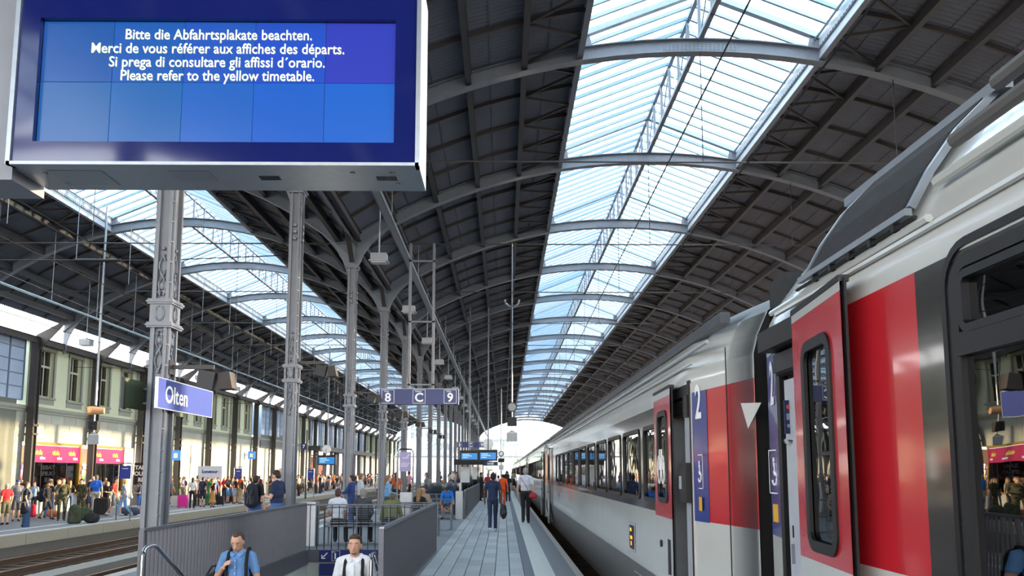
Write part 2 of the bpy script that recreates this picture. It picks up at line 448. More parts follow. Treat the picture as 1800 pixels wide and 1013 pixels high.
    # ridge truss
    MB().box(cx-.05, cx+.05, YB-1, NY[-1], zr-.14, zr-.02).build('ridge_beam', BAR, root)
    zb = CROWN+.12
    MB().box(cx-.06, cx+.06, YB-1, NY[-1], zb, zb+.10).build('truss_chord', RIBM, root)
    p = MB().box(-.035, .035, -.035, .035, 0, zr-zb-.12).build('truss_post', RIBM, root, at=(0,0,0)); p.location = (0, YB, zb-CROWN)
    q = MB().bar((0, 0, .05), (0, 1.1667, zr-zb-.15), .03, .03).build('truss_diagonal', BAR, root, at=(0,0,0)); q.location = (0, YB, zb-CROWN)
    for k in range(1, int((NY[-1]-YB)/1.16667)):
        y = YB+k*1.16667; inst(p, (0, y, zb-CROWN), root)
        o = inst(q, (0, y, zb-CROWN), root)
        if k % 2: o.location.y += 1.1667; o.rotation_euler = (0, 0, pi)
    # triangular stays above each rib by the curbs, tie rods and their hangers
    ty = MB()
    for s in (-1, 1):
        X = cx+s*2.8
        ty.prism([(X-.16, az(X,.15)), (X+.16, az(X,.15)), (X+.05, az(X)+.75), (X-.05, az(X)+.75)], 'y', -.02, .02)
    ty0 = ty.build('curb_stay', RIBM, root); ty0.location = (0, NY[0], 0)
    for Y in NY[1:]: inst(ty0, (0, Y, 0), root)
    tr0 = MB().tube([(cx-half, 0, 9.1), (cx+half, 0, 9.1)], .022, 6).build('tie_rod', DKSTEEL, root); tr0.location = (0, NY[0], 0)
    for Y in NY[1:]: inst(tr0, (0, Y, 0), root)
    hg = MB().tube([(cx, 0, 9.1), (cx, 0, az(cx,-.18))], .012, 5)
    if name == 'right': hg.tube([(cx+4.7, 0, 9.1), (cx+4.7, 0, az(cx+4.7,-.18))], .012, 5)
    hg0 = hg.build('tie_hanger', DKSTEEL, root); hg0.location = (0, NY[0], 0)
    for Y in NY[1:]: inst(hg0, (0, Y, 0), root)
# end screens of both halls
SCR = M('pale screen frame', 'd2dce4', .5, .1)
GP = glass('end screen glass', 'f4f8fa', .4, 1.0)
for name, cx, half, R in NAVES:
    wl = thing('wall_end', None, None, (cx, NY[-1]+.1, 6), kind='structure')
    def az(x, dz=0.0): return CROWN - R + sqrt(max(0, (R+dz)**2 - (x-cx)**2))
    m = MB(); Y = NY[-1]+.1
    k = int(half/1.2)
    for i in range(-k, k+1):
        x = cx+i*1.2; m.box(x-.03, x+.03, Y, Y+.08, 4.6, az(x))
    for z in [4.7+.75*j for j in range(10)]:
        hh = sqrt(max(0, R**2-(z-CROWN+R)**2)) if z > CROWN-R else half
        hh = min(hh, half); m.box(cx-hh, cx+hh, Y, Y+.06, z-.025, z+.025)
    m.box(cx-half, cx+half, Y-.05, Y+.1, 4.45, 4.75)
    m.build('mullion_grid', SCR, wl)
    g = MB(); pts = [(cx-half, 4.7), (cx+half, 4.7)] + [(cx+half-2*half*i/16, az(cx+half-2*half*i/16)) for i in range(17)]
    g.prism(pts, 'y', Y+.03, Y+.05); g.build('screen_glazing', GP, wl)

# ------------------------------------------------------------------ valley girder, cap arches and columns
def valley(X, name):
    v = thing(name, None, None, (X, 0, 9.6), kind='structure')
    MB().box(X-.16, X+.16, YB-1, NY[-1]+.2, 9.95, 10.0).box(X-.03, X+.03, YB-1, NY[-1]+.2, 9.7, 9.95).box(X-.16, X+.16, YB-1, NY[-1]+.2, 9.66, 9.7).build('girder', DKSTEEL, v)
    MB().box(X-.3, X+.3, YB-1, NY[-1]+.2, 10.05, 10.1).box(X-.32, X-.28, YB-1, NY[-1]+.2, 10.05, 10.3).box(X+.28, X+.32, YB-1, NY[-1]+.2, 10.05, 10.3).build('gutter', DKSTEEL, v)
    a = MB(); n = 16; pts = []
    for i in range(n+1):
        t = i/n; y = .18+6.64*t; z = 8.45+1.15*(1-abs(2*t-1)**2.6); pts.append((X, y, z))
    for i in range(n):
        a.bar(pts[i], pts[i+1], .16, .05)
        if i % 2 == 0: a.bar(pts[i], (X, pts[i+1][1], 9.68), .03, .04)
        a.bar(pts[i+1], (X, pts[i][1] if i % 2 else pts[i+1][1], 9.68), .03, .04)
    a0 = a.build('lattice_arch', DKSTEEL, v); a0.location = (0, NY[0], 0)
    for Y in NY[1:-1]: inst(a0, (0, Y, 0), v)
valley(-4.9, 'trim_12'); valley(14.5, 'trim_13'); 
# column: built-up box with angle flanges, rivets, collar bands, scroll ornament and capital
def column_parts(top):
    body = MB(); hx, hy = .085, .12
    body.box(-hx, hx, -hy, hy, -.02, top)
    for sx_ in (-1, 1):
        for sy_ in (-1, 1):
            body.box(sx_*(hx+.025)-.03, sx_*(hx+.025)+.03, sy_*hy-.02, sy_*hy+.02, -.02, top)
            body.box(sx_*hx-.02, sx_*hx+.02, sy_*(hy+.025)-.03, sy_*(hy+.025)+.03, -.02, top)
    rv = MB(); k = 0; z = .2
    while z < top-.1:
        for sx_ in (-1, 1):
            for sy_ in (-1, 1):
                rv.ball((sx_*(hx+.035), sy_*(hy+.02), z), .017, 6, 3); rv.ball((sx_*(hx+.02), sy_*(hy+.04), z), .017, 6, 3)
        z += .3
    col = MB()
    for zc in (3.78, 4.12):
        for d, w_ in ((0, .19), (.025, .175), (-.025, .175)):
            col.box(-w_, w_, -w_-.02, w_+.02, zc+d-.014, zc+d+.014)
    col.box(-.145, .145, -.175, .175, 3.78, 4.12)
    col.box(-.16, .16, -.2, .2, -.02, .25).box(-.19, .19, -.23, .23, -.02, .06)
    cap = MB(); cap.box(-.17, .17, -.2, .2, top-.05, top).box(-.2, .2, -.23, .23, top, top+.05).box(-.08, .08, -.10, .10, top+.05, 9.9)
    orn = MB()
    def scroll(zc, sgn, face):
        for mir in (-1, 1):
            pts = []
            for i in range(22):
                t = i/21.0; a = mir*(.052*sin(t*pi*2.1)); zz = zc+sgn*(.05+.62*t)
                if t < .25: ang = t/.25*pi*1.5; a = mir*(.035+.025*cos(ang)); zz = zc+sgn*(.09+.035*sin(ang))
                pts.append((a, zz))
            P = [((a, -hy-.03, z) if face == 'f' else ((a, hy+.03, z) if face == 'b' else ((hx+.03)*(1 if face == 'r' else -1), a, z))) for a, z in pts]
            orn.tube(P, .014, 5)
        c = (0, -hy-.03, zc+sgn*.75) if face == 'f' else ((0, hy+.03, zc+sgn*.75) if face == 'b' else ((hx+.03)*(1 if face == 'r' else -1), 0, zc+sgn*.75))
        orn.ball(c, .03, 6, 4)
        c2 = (c[0], c[1], zc+sgn*.2); orn.ball(c2, .04, 6, 4, sc=(1, .5, 1.5) if face in 'fb' else (.5, 1, 1.5))
    for face in 'fbrl':
        scroll(4.15, 1, face); scroll(3.76, -1, face)
        ring = []
        for i in range(14):
            t = 2*pi*i/14; a = .06*cos(t); z = 3.95+.11*sin(t)
            ring.append((a, -hy-.06, z) if face == 'f' else ((a, hy+.06, z) if face == 'b' else ((hx+.065)*(1 if face == 'r' else -1), a, z)))
        orn.tube(ring, .014, 5, closed=True)
        c = (0, -hy-.07, 7.4) if face == 'f' else ((0, hy+.07, 7.4) if face == 'b' else ((hx+.05)*(1 if face == 'r' else -1), 0, 7.4))
        for dz_ in (0, .16, -.16): orn.ball((c[0], c[1], 7.3+dz_), .05, 6, 4)
    return body, rv, col, cap, orn
cp = column_parts(8.3)
col0 = thing('iron_column', 'nearest riveted iron column, carrying the blue Olten sign', 'column', (-4.9, NY[4], 0), 'iron columns between the two halls')
names = ('shaft', 'rivets', 'collar', 'capital', 'ornament')
for nm, mb in zip(names, cp):
    o = mb.build(nm, STEEL, None, smooth=(nm == 'ornament')); o.parent = col0
    if nm == 'rivets': o['kind'] = 'stuff'
ordn = ['second', 'third', 'fourth', 'fifth', 'sixth', 'seventh', 'eighth', 'ninth', 'tenth', 'eleventh', 'twelfth', 'thirteenth', 'fourteenth', 'fifteenth', 'sixteenth', 'seventeenth', 'eighteenth', 'nineteenth', 'twentieth', 'twenty-first']
extra = {'second': 'between the display board and the two men at the railing'}
for i, Y in enumerate(NY[5:]):
    c = copy_tree(col0); c.location = (-4.9, Y, 0)
    w_ = ordn[i] if i < len(ordn) else 'last'
    if i < 9: c['label'] = '%s riveted iron column counted from the nearest, %s' % (w_, extra.get(w_, 'in the row left of the platform signs'))
    else: c['label'] = 'distant iron column in the dense far end of the row'; 
for i, Y in enumerate(NY[:4]):
    c = copy_tree(col0); c.location = (-4.9, Y, 0); c['label'] = 'iron column of the row behind the viewer'
for Y in NY:
    c = copy_tree(col0); c.location = (14.5, Y, 0); c['label'] = 'iron column on the far side of the train'; c['group'] = 'iron columns beyond the train'
# ------------------------------------------------------------------ train
TW = M('train white paint', 'c6c6c0', .22, 0, .03, 3, .06, coat=.5)
TR = M('train red paint', 'c02630', .2, 0, .03, 3, .06, coat=.6)
TB = M('train dark window band', '3b3936', .16, .2, .03, 3, .05, coat=.7)
TG = M('train grey skirt', '5a5a5b', .45, 0, .1, 6, .1)
TRF = M('train dark roof', '40444c', .45, .1, .05, 5)
TRL = M('train pale roof', 'a9b3bd', .35, .3, .05, 5)
TBL = M('train blue stripe', '2b3f86', .25, 0, 0, 3, .04, coat=.4)
YEL = M('yellow sticker', 'd9a520', .5)
GREYP = M('light grey door pillar', 'aeb2ba', .4)
BEI = M('grey beige interior panel', 'c9c2bb', .6)
TGLASS = glass('train window glass', '5b5a55', .78, .45, .01, .12)
SIDE = 1.68; CXT = 3.09
TRAIN_MATS = [TW, TR, TB, TG, TRF, TRL, BLK]
def train_car(label, y0, y1, near_style, windows, door_near, door_far, group=True, fine=True):
    """coach from y0 to y1; side wall at x = SIDE, tapering inwards at both ends"""
    root = thing('railway_coach', label, 'railway coach', (CXT, (y0+y1)/2, RZ), 'coaches of the standing train' if group else None)
    bt, bb = (2.51, 1.27) if near_style else (2.41, 1.27)
    if near_style: prof = [(.20,-.3),(.10,0),(.03,.3),(0,.565),(0,bb),(0,bt),(0,2.63),(.03,2.76),(.12,2.92),(.25,3.1),(.42,3.27),(.8,3.43),(1.41,3.5)]
    else: prof = [(.20,-.3),(.10,0),(.03,.3),(0,.565),(0,bb),(0,bt),(0,2.6),(.04,2.75),(.12,2.93),(.32,3.08),(.62,3.22),(1.0,3.33),(1.41,3.37)]
    def tp(y): d = min(y-y0, y1-y); return max(0, 1.3-d)*.17
    doors = []
    for d in (door_near, door_far):
        if d: doors.append(d)
    ys = {y0, y1, y0+.45, y1-.45, y0+.85, y1-.85, y0+1.3, y1-1.3}
    for w_ in windows: ys |= {w_[0], w_[1]}
    for d in doors: ys |= {d['o0'], d['o1'], d['r0'], d['r1']}
    ys = sorted(ys); ys = [y for i, y in enumerate(ys) if i == 0 or y-ys[i-1] > .004]
    WB, WT = (1.37, 2.22) if not near_style else (1.24, 2.48)
    zs_extra = [.95, 1.31, 2.28, 2.02]
    # refine profile with window and door levels
    pr = []
    lev = [-.12, WB, WT, 2.5 if not near_style else 2.58]
    for i, (o, z) in enumerate(prof):
        pr.append((o, z))
        if i+1 < len(prof):
            o2, z2 = prof[i+1]
            for L in sorted(lev):
                if z+.004 < L < z2-.004: pr.append((o+(o2-o)*(L-z)/(z2-z), L))
    pr.sort(key=lambda t: t[1])
    b = MB()
    for side in (0, 1):
        for j in range(len(ys)-1):
            ya, yb = ys[j], ys[j+1]; ym = (ya+yb)/2
            for i in range(len(pr)-1):
                (oa, za), (ob, zb) = pr[i], pr[i+1]; zm = (za+zb)/2
                skip = False
                if side == 0:
                    for w_ in windows:
                        if w_[0]-.001 < ym < w_[1]+.001 and WB < zm < WT: skip = True
                    for d in doors:
                        if d['o0'] < ym < d['o1'] and -.12 < zm < lev[3]: skip = True
                if skip: continue
                mi = 0
                if zm < .565: mi = 3
                elif bb < zm < bt:
                    mi = 2
                    for d in doors:
                        if d['r0'] < ym < d['r1']: mi = 1
                elif zm > 2.93 and not near_style: mi = 4
                elif near_style and zm > 3.1 and zm < 3.27: mi = 5
                elif near_style and zm > 3.27: mi = 4
                def X(o, y):
                    v = SIDE+o+tp(y); return v if side == 0 else 2*CXT-v
                b.face([(X(oa,ya), ya, za), (X(oa,yb), yb, za), (X(ob,yb), yb, zb), (X(ob,ya), ya, zb)], mi)
    # ends, floor
    for y in (y0, y1):
        pts = [(SIDE+o+tp(y), z) for o, z in pr]; pts += [(2*CXT-x, z) for x, z in reversed(pts)]
        b.face([(x, y, z) for x, z in pts], 6)
    b.build('coach_body', TRAIN_MATS, root, smooth=True)
    MB().box(SIDE+.22, 2*CXT-SIDE-.22, y0+.1, y1-.1, .55, .62).build('coach_floor', M('coach floor', '4a4a4c', .7), root)
    # inner lining behind the windows, ceiling and seats
    ln = MB(); ln.box(CXT+.9, CXT+.95, y0+1.5, y1-1.5, .62, 2.7).box(SIDE+.12, 2*CXT-SIDE-.12, y0+1.5, y1-1.5, 2.62, 2.66); ln.build('inner_lining', BEI, root)
    if fine:
        s0 = None
        yy = y0+2.4
        while yy < y1-3:
            for xx in (SIDE+.35, SIDE+.85):
                if s0 is None:
                    s0 = MB().box(-.2, .2, -.06, .06, 0, 1.2).box(-.2, .2, -.05, .5, 0, .45).box(-.13, .13, -.05, .05, 1.2, 1.32).build('seat', M('coach seat fabric', '56484a', .9), root, at=(0,0,0))
                    s0.location = (xx-CXT, yy-(y0+y1)/2, .62-RZ)
                else: inst(s0, (xx-CXT, yy-(y0+y1)/2, .62-RZ), root)
            yy += 1.6
    # windows: rounded rubber frame ring and pane
    fr_mesh = None
    def rring(m, ya, yb, za, zb, r, wd, x, t, mi=0, n=6):
        """rounded rectangular ring in the plane x"""
        def loop(ins):
            P = []; rr = max(.01, r-ins)
            for cyy, czz, a0 in ((yb-r, zb-r, 0), (ya+r, zb-r, pi/2), (ya+r, za+r, pi), (yb-r, za+r, 1.5*pi)):
                for k in range(n+1): a = a0+pi/2*k/n; P.append((cyy+rr*cos(a), czz+rr*sin(a)))
            return P
        A, B = loop(0), loop(wd); k = len(A); n0 = len(m.v)
        for P, xx in ((A, x+t), (A, x), (B, x), (B, x+t)): m.v += [(xx, p[0], p[1]) for p in P]
        for L in range(3):
            for i in range(k): j = (i+1) % k; m.f.append((n0+L*k+i, n0+(L+1)*k+i, n0+(L+1)*k+j, n0+L*k+j)); m.m.append(mi)
    for w_ in windows:
        ya, yb = w_
        m = MB(); rring(m, ya-.01, yb+.01, WB-.01, WT+.01, .11, .05, SIDE-.012, .04)
        # corner infill behind the rounded ring
        for (cy_, cz_, sy_, sz_) in ((ya, WB, 1, 1), (yb, WB, -1, 1), (ya, WT, 1, -1), (yb, WT, -1, -1)):
            m.prism([(cy_, cz_), (cy_+sy_*.07, cz_), (cy_, cz_+sz_*.07)], 'x', SIDE+.002, SIDE+.02)
        wf = m.build('window_frame', BLK, root, smooth=True)
        if near_style:
            zz = 2.16
            m = MB(); rring(m, ya-.07, yb+.07, WB-.07, WT+.07, .17, .03, SIDE-.01, .02); rring(m, ya+.05, yb-.05, zz+.04, WT-.05, .05, .03, SIDE-.018, .03); m.box(SIDE-.016, SIDE+.02, ya+.02, yb-.02, zz-.04, zz+.045)
            m.build('window_rubber_seal', BLKM, root, smooth=True)
        MB().box(SIDE+.012, SIDE+.018, ya, yb, WB, WT).build('window_pane', TGLASS, root)
    # doorways
    for k, d in enumerate(doors):
        a, c = d['o0'], d['o1']; T = lev[3]
        xo = SIDE + tp((a+c)/2)
        xa_, xc_ = SIDE+tp(a), SIDE+tp(c); m = MB(); m.box(xa_-.008, xa_+.12, a-.02, a+.02, -.12, T+.03).box(xc_-.008, xc_+.05, c-.03, c+.03, -.12, T+.03).box(min(xa_, xc_)+.01, xc_+.3, a, c, T-.10, T+.03)
        m.build('door_surround', BLK, root)
        m = MB().box(xo+.03, xo+.28, a+.03, c-.05, T-.24, T-.12).tube([(xo+.08, a+.05, T-.22), (xo+.08, c-.05, T-.22)], .045, 8).box(xo+.0, xo+.06, a+.05, a+.2, T-.3, T-.1)
        m.build('door_mechanism', BLKM, root)
        MB().box(xc_+.05, xc_+.5, c+.0, c+.03, -.1, T-.30).build('jamb_panel', GREYP, root)
        m = MB().box(xo+.95, xo+1.0, a-.3, c+.3, .62, T).box(xo+.02, xo+1.0, a-.05, a-.02, -.1, T).box(xc_+.05, xc_+1.0, c+.04, c+.07, -.1, T)
        m.build('vestibule_wall', BEI, root)
        m = MB().box(xo+.03, xo+.5, a, c, -.12, -.08).box(xo+.15, xo+.5, a, c, .15, .19).box(xo+.3, xo+1, a, c, .58, .62); m.build('entrance_step', TG, root)
        # light pillar panel inside the near jamb
        # sliding leaf, stands out from the wall
        l0, l1, xa, xb = d['l0'], d['l1'], d['xa'], d['xb']       # xa at l0 (near edge), xb at l1
        def lx(y): return xa+(xb-xa)*(y-l0)/(l1-l0)
        leaf = MB(); zl = [-.12, d.get('wb', bb-.02), d.get('rt', bt+.03), T+.02]
        wy0, wy1, wz0, wz1 = l0+.2, l1-.22, 1.42 if not near_style else 1.32, 2.28 if not near_style else 2.36
        yv = [l0, wy0, wy1, l1]; zv = sorted({zl[0], zl[1], wz0, wz1, zl[2], zl[3]})
        for j in range(3):
            for i in range(len(zv)-1):
                zm = (zv[i]+zv[i+1])/2
                if j == 1 and wz0 < zm < wz1: continue
                mi = 1 if zl[1] < zm < zl[2] else 0
                for dx in (0, .03):
                    leaf.face([(lx(yv[j])+dx, yv[j], zv[i]), (lx(yv[j+1])+dx, yv[j+1], zv[i]), (lx(yv[j+1])+dx, yv[j+1], zv[i+1]), (lx(yv[j])+dx, yv[j], zv[i+1])], mi)
        lf = leaf.build('door_leaf', [TW, TR], root)
        e_ = MB().bar((lx(l0)+.02, l0, zl[0]), (lx(l0)+.02, l0, zl[3]), .012, .03).bar((lx(l1)+.02, l1, zl[0]), (lx(l1)+.02, l1, zl[3]), .012, .03)
        e_.bar((lx(l0)+.02, l0, zl[0]), (lx(l1)+.02, l1, zl[0]), .05, .03).bar((lx(l0)+.02, l0, zl[3]), (lx(l1)+.02, l1, zl[3]), .05, .03)
        e_.build('door_edge_rubber', BLK, lf)
        m = MB(); rring(m, wy0-.03, wy1+.03, wz0-.03, wz1+.03, .11, .055, 0, .02)
        m.v = [(lx(y)-.012+x, y, z) for x, y, z in m.v]
        for (cy_, cz_, sy_, sz_) in ((wy0, wz0, 1, 1), (wy1, wz0, -1, 1), (wy0, wz1, 1, -1), (wy1, wz1, -1, -1)):
            n = len(m.v); m.v += [(lx(cy_)+.003, cy_, cz_), (lx(cy_+sy_*.07)+.003, cy_+sy_*.07, cz_), (lx(cy_)+.003, cy_, cz_+sz_*.07)]; m.f.append((n, n+1, n+2)); m.m.append(0)
        m.build('door_window_seal', BLK, lf, smooth=True)
        g_ = MB().face([(lx(wy0)+.012, wy0, wz0), (lx(wy1)+.012, wy1, wz0), (lx(wy1)+.012, wy1, wz1), (lx(wy0)+.012, wy0, wz1)]); g_.build('door_window_pane', TGLASS, lf)
        m = MB().disc((lx(l0+.55)-.006, l0+.55, .98), .035, 'x', .02, 14); m.build('door_lock', BLKM, lf)
        # blue class stripe with number, pictogram and yellow sticker beside the opening
        if d.get('blue'):
            ya, yb = d['blue']; xs_a = SIDE+tp(ya)-.004; xs_b = SIDE+tp(yb)-.004
            m = MB(); m.face([(xs_a, ya, bb-.005), (xs_b, yb, bb-.005), (xs_b, yb, bt), (xs_a, ya, bt)]); bl = m.build('class_stripe', TBL, root)
            ang = math.atan2(xs_b-xs_a, yb-ya); xm = (xs_a+xs_b)/2-.006; ymid = (ya+yb)/2
            text('2', .42, WHITE, root, (xm, ymid, 2.3 if not near_style else 2.29), (pi/2, 0, -pi/2-ang), name='class_number', bold=.008, sx=.62)
            wS = min(.11, (yb-ya)*.42)
            m = MB(); z0, z1 = 1.55, 1.85
            for q in ((-wS, -wS+.008, z0, z1), (wS-.008, wS, z0, z1), (-wS, wS, z0, z0+.008), (-wS, wS, z1-.008, z1)): m.box(xm-.002, xm, ymid+q[0], ymid+q[1], q[2], q[3])
            m.disc((xm-.001, ymid+.01, 1.78), .018, 'x', .003, 10)
            m.tube([(xm, ymid+.01, 1.76), (xm, ymid+.0, 1.68), (xm, ymid-.05, 1.67)], .008, 5)
            m.tube([(xm, ymid+.045*cos(t)+.005, 1.655+.045*sin(t)) for t in [pi*.4+i*pi*1.5/10 for i in range(11)]], .007, 5)
            m.build('wheelchair_pictogram', WHITE, bl)
            MB().box(xm-.002, xm+.001, ymid-wS*.5, ymid+wS*.5, 1.36, 1.48).build('yellow_sticker', YEL, bl)
    # gutters and roof lines
    m = MB()
    m.tube([(SIDE-.012, y0+.9, 2.655), (SIDE-.012, y1-.9, 2.655)], .014, 5)
    m.build('drip_rail', TW, root)
    if not near_style:
        m = MB(); m.tube([(SIDE+.02, y0+.5, 2.78), (SIDE+.02, y1-.5, 2.78)], .018, 5); m.build('roof_gutter', GREYP, root); MB().box(SIDE+.08, SIDE+.16, y0+.3, y1-.3, 2.90, 2.99).build('roof_edge_strip', TRF, root)
    # underframe, bogies, wheels, gangway bellows
    u = MB(); u.box(SIDE+.35, 2*CXT-SIDE-.35, y0+4.5, y1-4.5, -.45, .1); u.build('underframe_box', BLKM, root)
    for yc in (y0+3.1, y1-3.1):
        bg_ = MB(); bg_.box(SIDE+.28, SIDE+.4, yc-1.6, yc+1.6, -.25, -.02).box(2*CXT-SIDE-.4, 2*CXT-SIDE-.28, yc-1.6, yc+1.6, -.25, -.02).box(SIDE+.4, 2*CXT-SIDE-.4, yc-.3, yc+.3, -.25, -.05)
        for dy in (-1.25, 1.25): bg_.box(SIDE+.22, SIDE+.32, yc+dy-.15, yc+dy+.15, -.3, 0)
        bo = bg_.build('bogie', BLKM, root)
        for dy in (-1.25, 1.25):
            MB().disc((CXT-.75, yc+dy, RZ+.46), .46, 'x', .13, 24).disc((CXT+.75, yc+dy, RZ+.46), .46, 'x', .13, 24).tube([(CXT-.75, yc+dy, RZ+.46), (CXT+.75, yc+dy, RZ+.46)], .08, 10).build('wheelset', BLKM, bo)
    gw = MB(); gw.box(SIDE+.38, 2*CXT-SIDE-.38, y1-.02, y1+.355, .5, 3.15)
    for z in range(0): pass
    gw.build('gangway_bellows', BLK, root)
    return root
# near coach (only its far end is in the picture)
N0, N1 = -19.3, 5.68
nw_ = [(1.1+.0-1.85*k*1.0-.0, 2.93-1.85*k) for k in range(0, 1)]
wins = [(1.05, 2.90)] + [(-1.1-2.2*k, .75-2.2*k) for k in range(0, 7)]
near = train_car('nearest coach, red and white with black roof grille and large dark window', N0, N1, True, wins,
    {'o0': -17.9, 'o1': -16.9, 'r0': -19.3, 'r1': -15.9, 'l0': -16.9, 'l1': -16.0, 'xa': 1.62, 'xb': 1.6},
    {'o0': 4.28, 'o1': 5.22, 'r0': 3.17, 'r1': 5.68, 'l0': 3.62, 'l1': 4.48, 'xa': 1.565, 'xb': 1.65, 'blue': (5.25, 5.66), 'wb': 1.24})
# second coach
C0 = 6.05
w2 = [(8.52+1.6*k-.3+.0, 9.55+1.6*k) for k in range(0, 1)] + [(9.83+1.6*k, 11.16+1.6*k) for k in range(0, 10)]
second = train_car('second coach, white and red with dark window band and an open door', C0, 31.0, False, w2,
    {'o0': 7.22, 'o1': 8.12, 'r0': 6.0, 'r1': 8.45, 'l0': 7.62, 'l1': 8.5, 'xa': 1.60, 'xb': 1.61, 'blue': (6.86, 7.19), 'pillar': (7.24, 7.40)},
    {'o0': 29.0, 'o1': 29.9, 'r0': 27.6, 'r1': 31.0, 'l0': 28.1, 'l1': 28.98, 'xa': 1.61, 'xb': 1.60})
yy = 31.4; nm = ['third', 'fourth', 'fifth', 'sixth', 'seventh']
for k in range(5):
    a = yy+25.3*k
    ww_ = [(a+3.2+1.75*i, a+4.6+1.75*i) for i in range(11)]
    train_car('%s coach of the white train, counted from the nearest' % nm[k], a, a+24.95, False, ww_,
        {'o0': a+1.2, 'o1': a+2.1, 'r0': a, 'r1': a+3.1, 'l0': a+2.1, 'l1': a+3.0, 'xa': 1.60, 'xb': 1.61},
        {'o0': a+22.9, 'o1': a+23.8, 'r0': a+22.0, 'r1': a+24.95, 'l0': a+22.0, 'l1': a+22.9, 'xa': 1.61, 'xb': 1.60}, fine=(k == 0))
# details of the near coach roof: louvred air grille, roof rails, gutters
def nroof(t):   # point on the near coach roof slope, t in 0..1 from the gutter upwards
    P = [(.03,2.76),(.12,2.92),(.25,3.1),(.42,3.27)]; u = t*3; i = min(2, int(u)); f_ = u-i
    return SIDE+P[i][0]+(P[i+1][0]-P[i][0])*f_, P[i][1]+(P[i+1][1]-P[i][1])*f_
gr = MB()
for k in range(46):
    y = 3.22+.022*k
    for i in range(6):
        (xa, za), (xb, zb) = nroof(i/6), nroof((i+1)/6); gr.bar((xa-.035, y, za+.02), (xb-.035, y, zb+.02), .012, .03)
gr.build('roof_grille', M('dull dark louvre', '303134', .85), near)
m = MB()
for y in (3.17, 4.3):
    for i in range(6):
        (xa, za), (xb, zb) = nroof(i/6), nroof((i+1)/6); m.bar((xa-.03, y, za+.02), (xb-.03, y, zb+.02), .03, .03)
x_, z_ = nroof(0); m.bar((x_-.05, 3.15, z_), (x_-.05, 4.35, z_), .03, .03); x_, z_ = nroof(1); m.bar((x_-.03, 3.1, z_+.03), (x_-.03, 4.6, z_+.03), .06, .05)
m.build('grille_frame', GALV, near)
m = MB()
for k in range(5):
    m.box(SIDE-.03, SIDE-.0, 3.26+.22*k, 3.285+.22*k, 2.71, 2.75)
m.tube([(SIDE-.02, 3.1, 2.72), (SIDE-.02, 4.4, 2.72)], .01, 6); m.build('grille_bracket', BLK, near)
m = MB()
for (x, z, r, y1) in ((SIDE+.10, 3.0, .03, 3.0), (SIDE+.32, 3.27, .035, 3.05), (SIDE+.46, 3.38, .03, 3.2)):
    m.tube([(x, -18, z), (x, y1, z)], r, 8)
m.build('roof_pipe', M('dark brown roof pipe', '5d5a58', .5), near)
MB().tube([(SIDE+.03, -18, 2.84), (SIDE+.03, 3.02, 2.84)], .022, 8).build('roof_gutter', TW, near)
MB().tube([(SIDE-.02, 3.0, 2.685), (SIDE+.0, 4.9, 2.685)], .018, 6).build('door_drip_rail', TW, near)
# corner post and gap details
# hand pole, button plate, number 1, latch plate inside the near doorway
xo = SIDE+.10
MB().box(SIDE+.12, SIDE+.16, 4.66, 5.06, -.1, 2.28).build('jamb_panel', GREYP, near)
MB().box(SIDE+.045, SIDE+.08, 7.25, 7.56, -.1, 2.22).build('jamb_panel', GREYP, second)
yj = 4.99
def jx(x, y): return px(x, y, yj)
q = jx(1385, 735); m = MB().box(q.x-.024, q.x+.024, yj-.008, yj, jx(1385, 763).z, jx(1385, 704).z); bp_ = m.build('button_plate', M('dark blue plate', '1a2452', .35), near)
q = jx(1385, 716); MB().disc((q.x, yj-.01, q.z), .014, 'y', .008, 14).build('red_button', M('red button', 'd24a2c', .4), bp_)
q = jx(1385, 733); m = MB().box(q.x-.012, q.x+.012, yj-.012, yj-.006, q.z-.02, q.z+.02); q = jx(1386, 749); m.disc((q.x, yj-.01, q.z), .012, 'y', .008, 14); m.build('button_symbol', GALV, bp_)
q = jx(1395, 936); text('1', .10, BLK, near, (q.x, yj-.004, q.z), name='door_number', bold=.003)
q = jx(1397, 974); m = MB().box(q.x-.02, q.x+.02, yj-.01, yj, q.z-.06, q.z+.06); m.build('latch_plate', GALV, near)
q = jx(1383, 776); m = MB().disc((q.x, yj-.01, q.z), .02, 'y', .02, 12).tube([(q.x, yj-.03, q.z), (q.x+.05, yj-.05, q.z)], .008, 7); m.build('door_handle', CHROME, near)
# white wedge end marker between the coaches
wa, wb_, wc_ = px(1302, 709, 6.08), px(1338, 708, 5.84), px(1315, 754, 5.94)
m = MB(); o_ = Vector((.012, .02, 0)); m.face([wa, wb_, wc_]).face([wa+o_, wc_+o_, wb_+o_]).face([wa, wa+o_, wb_+o_, wb_]).face([wb_, wb_+o_, wc_+o_, wc_]).face([wc_, wc_+o_, wa+o_, wa]); m.build('white_end_wedge', TW, second)
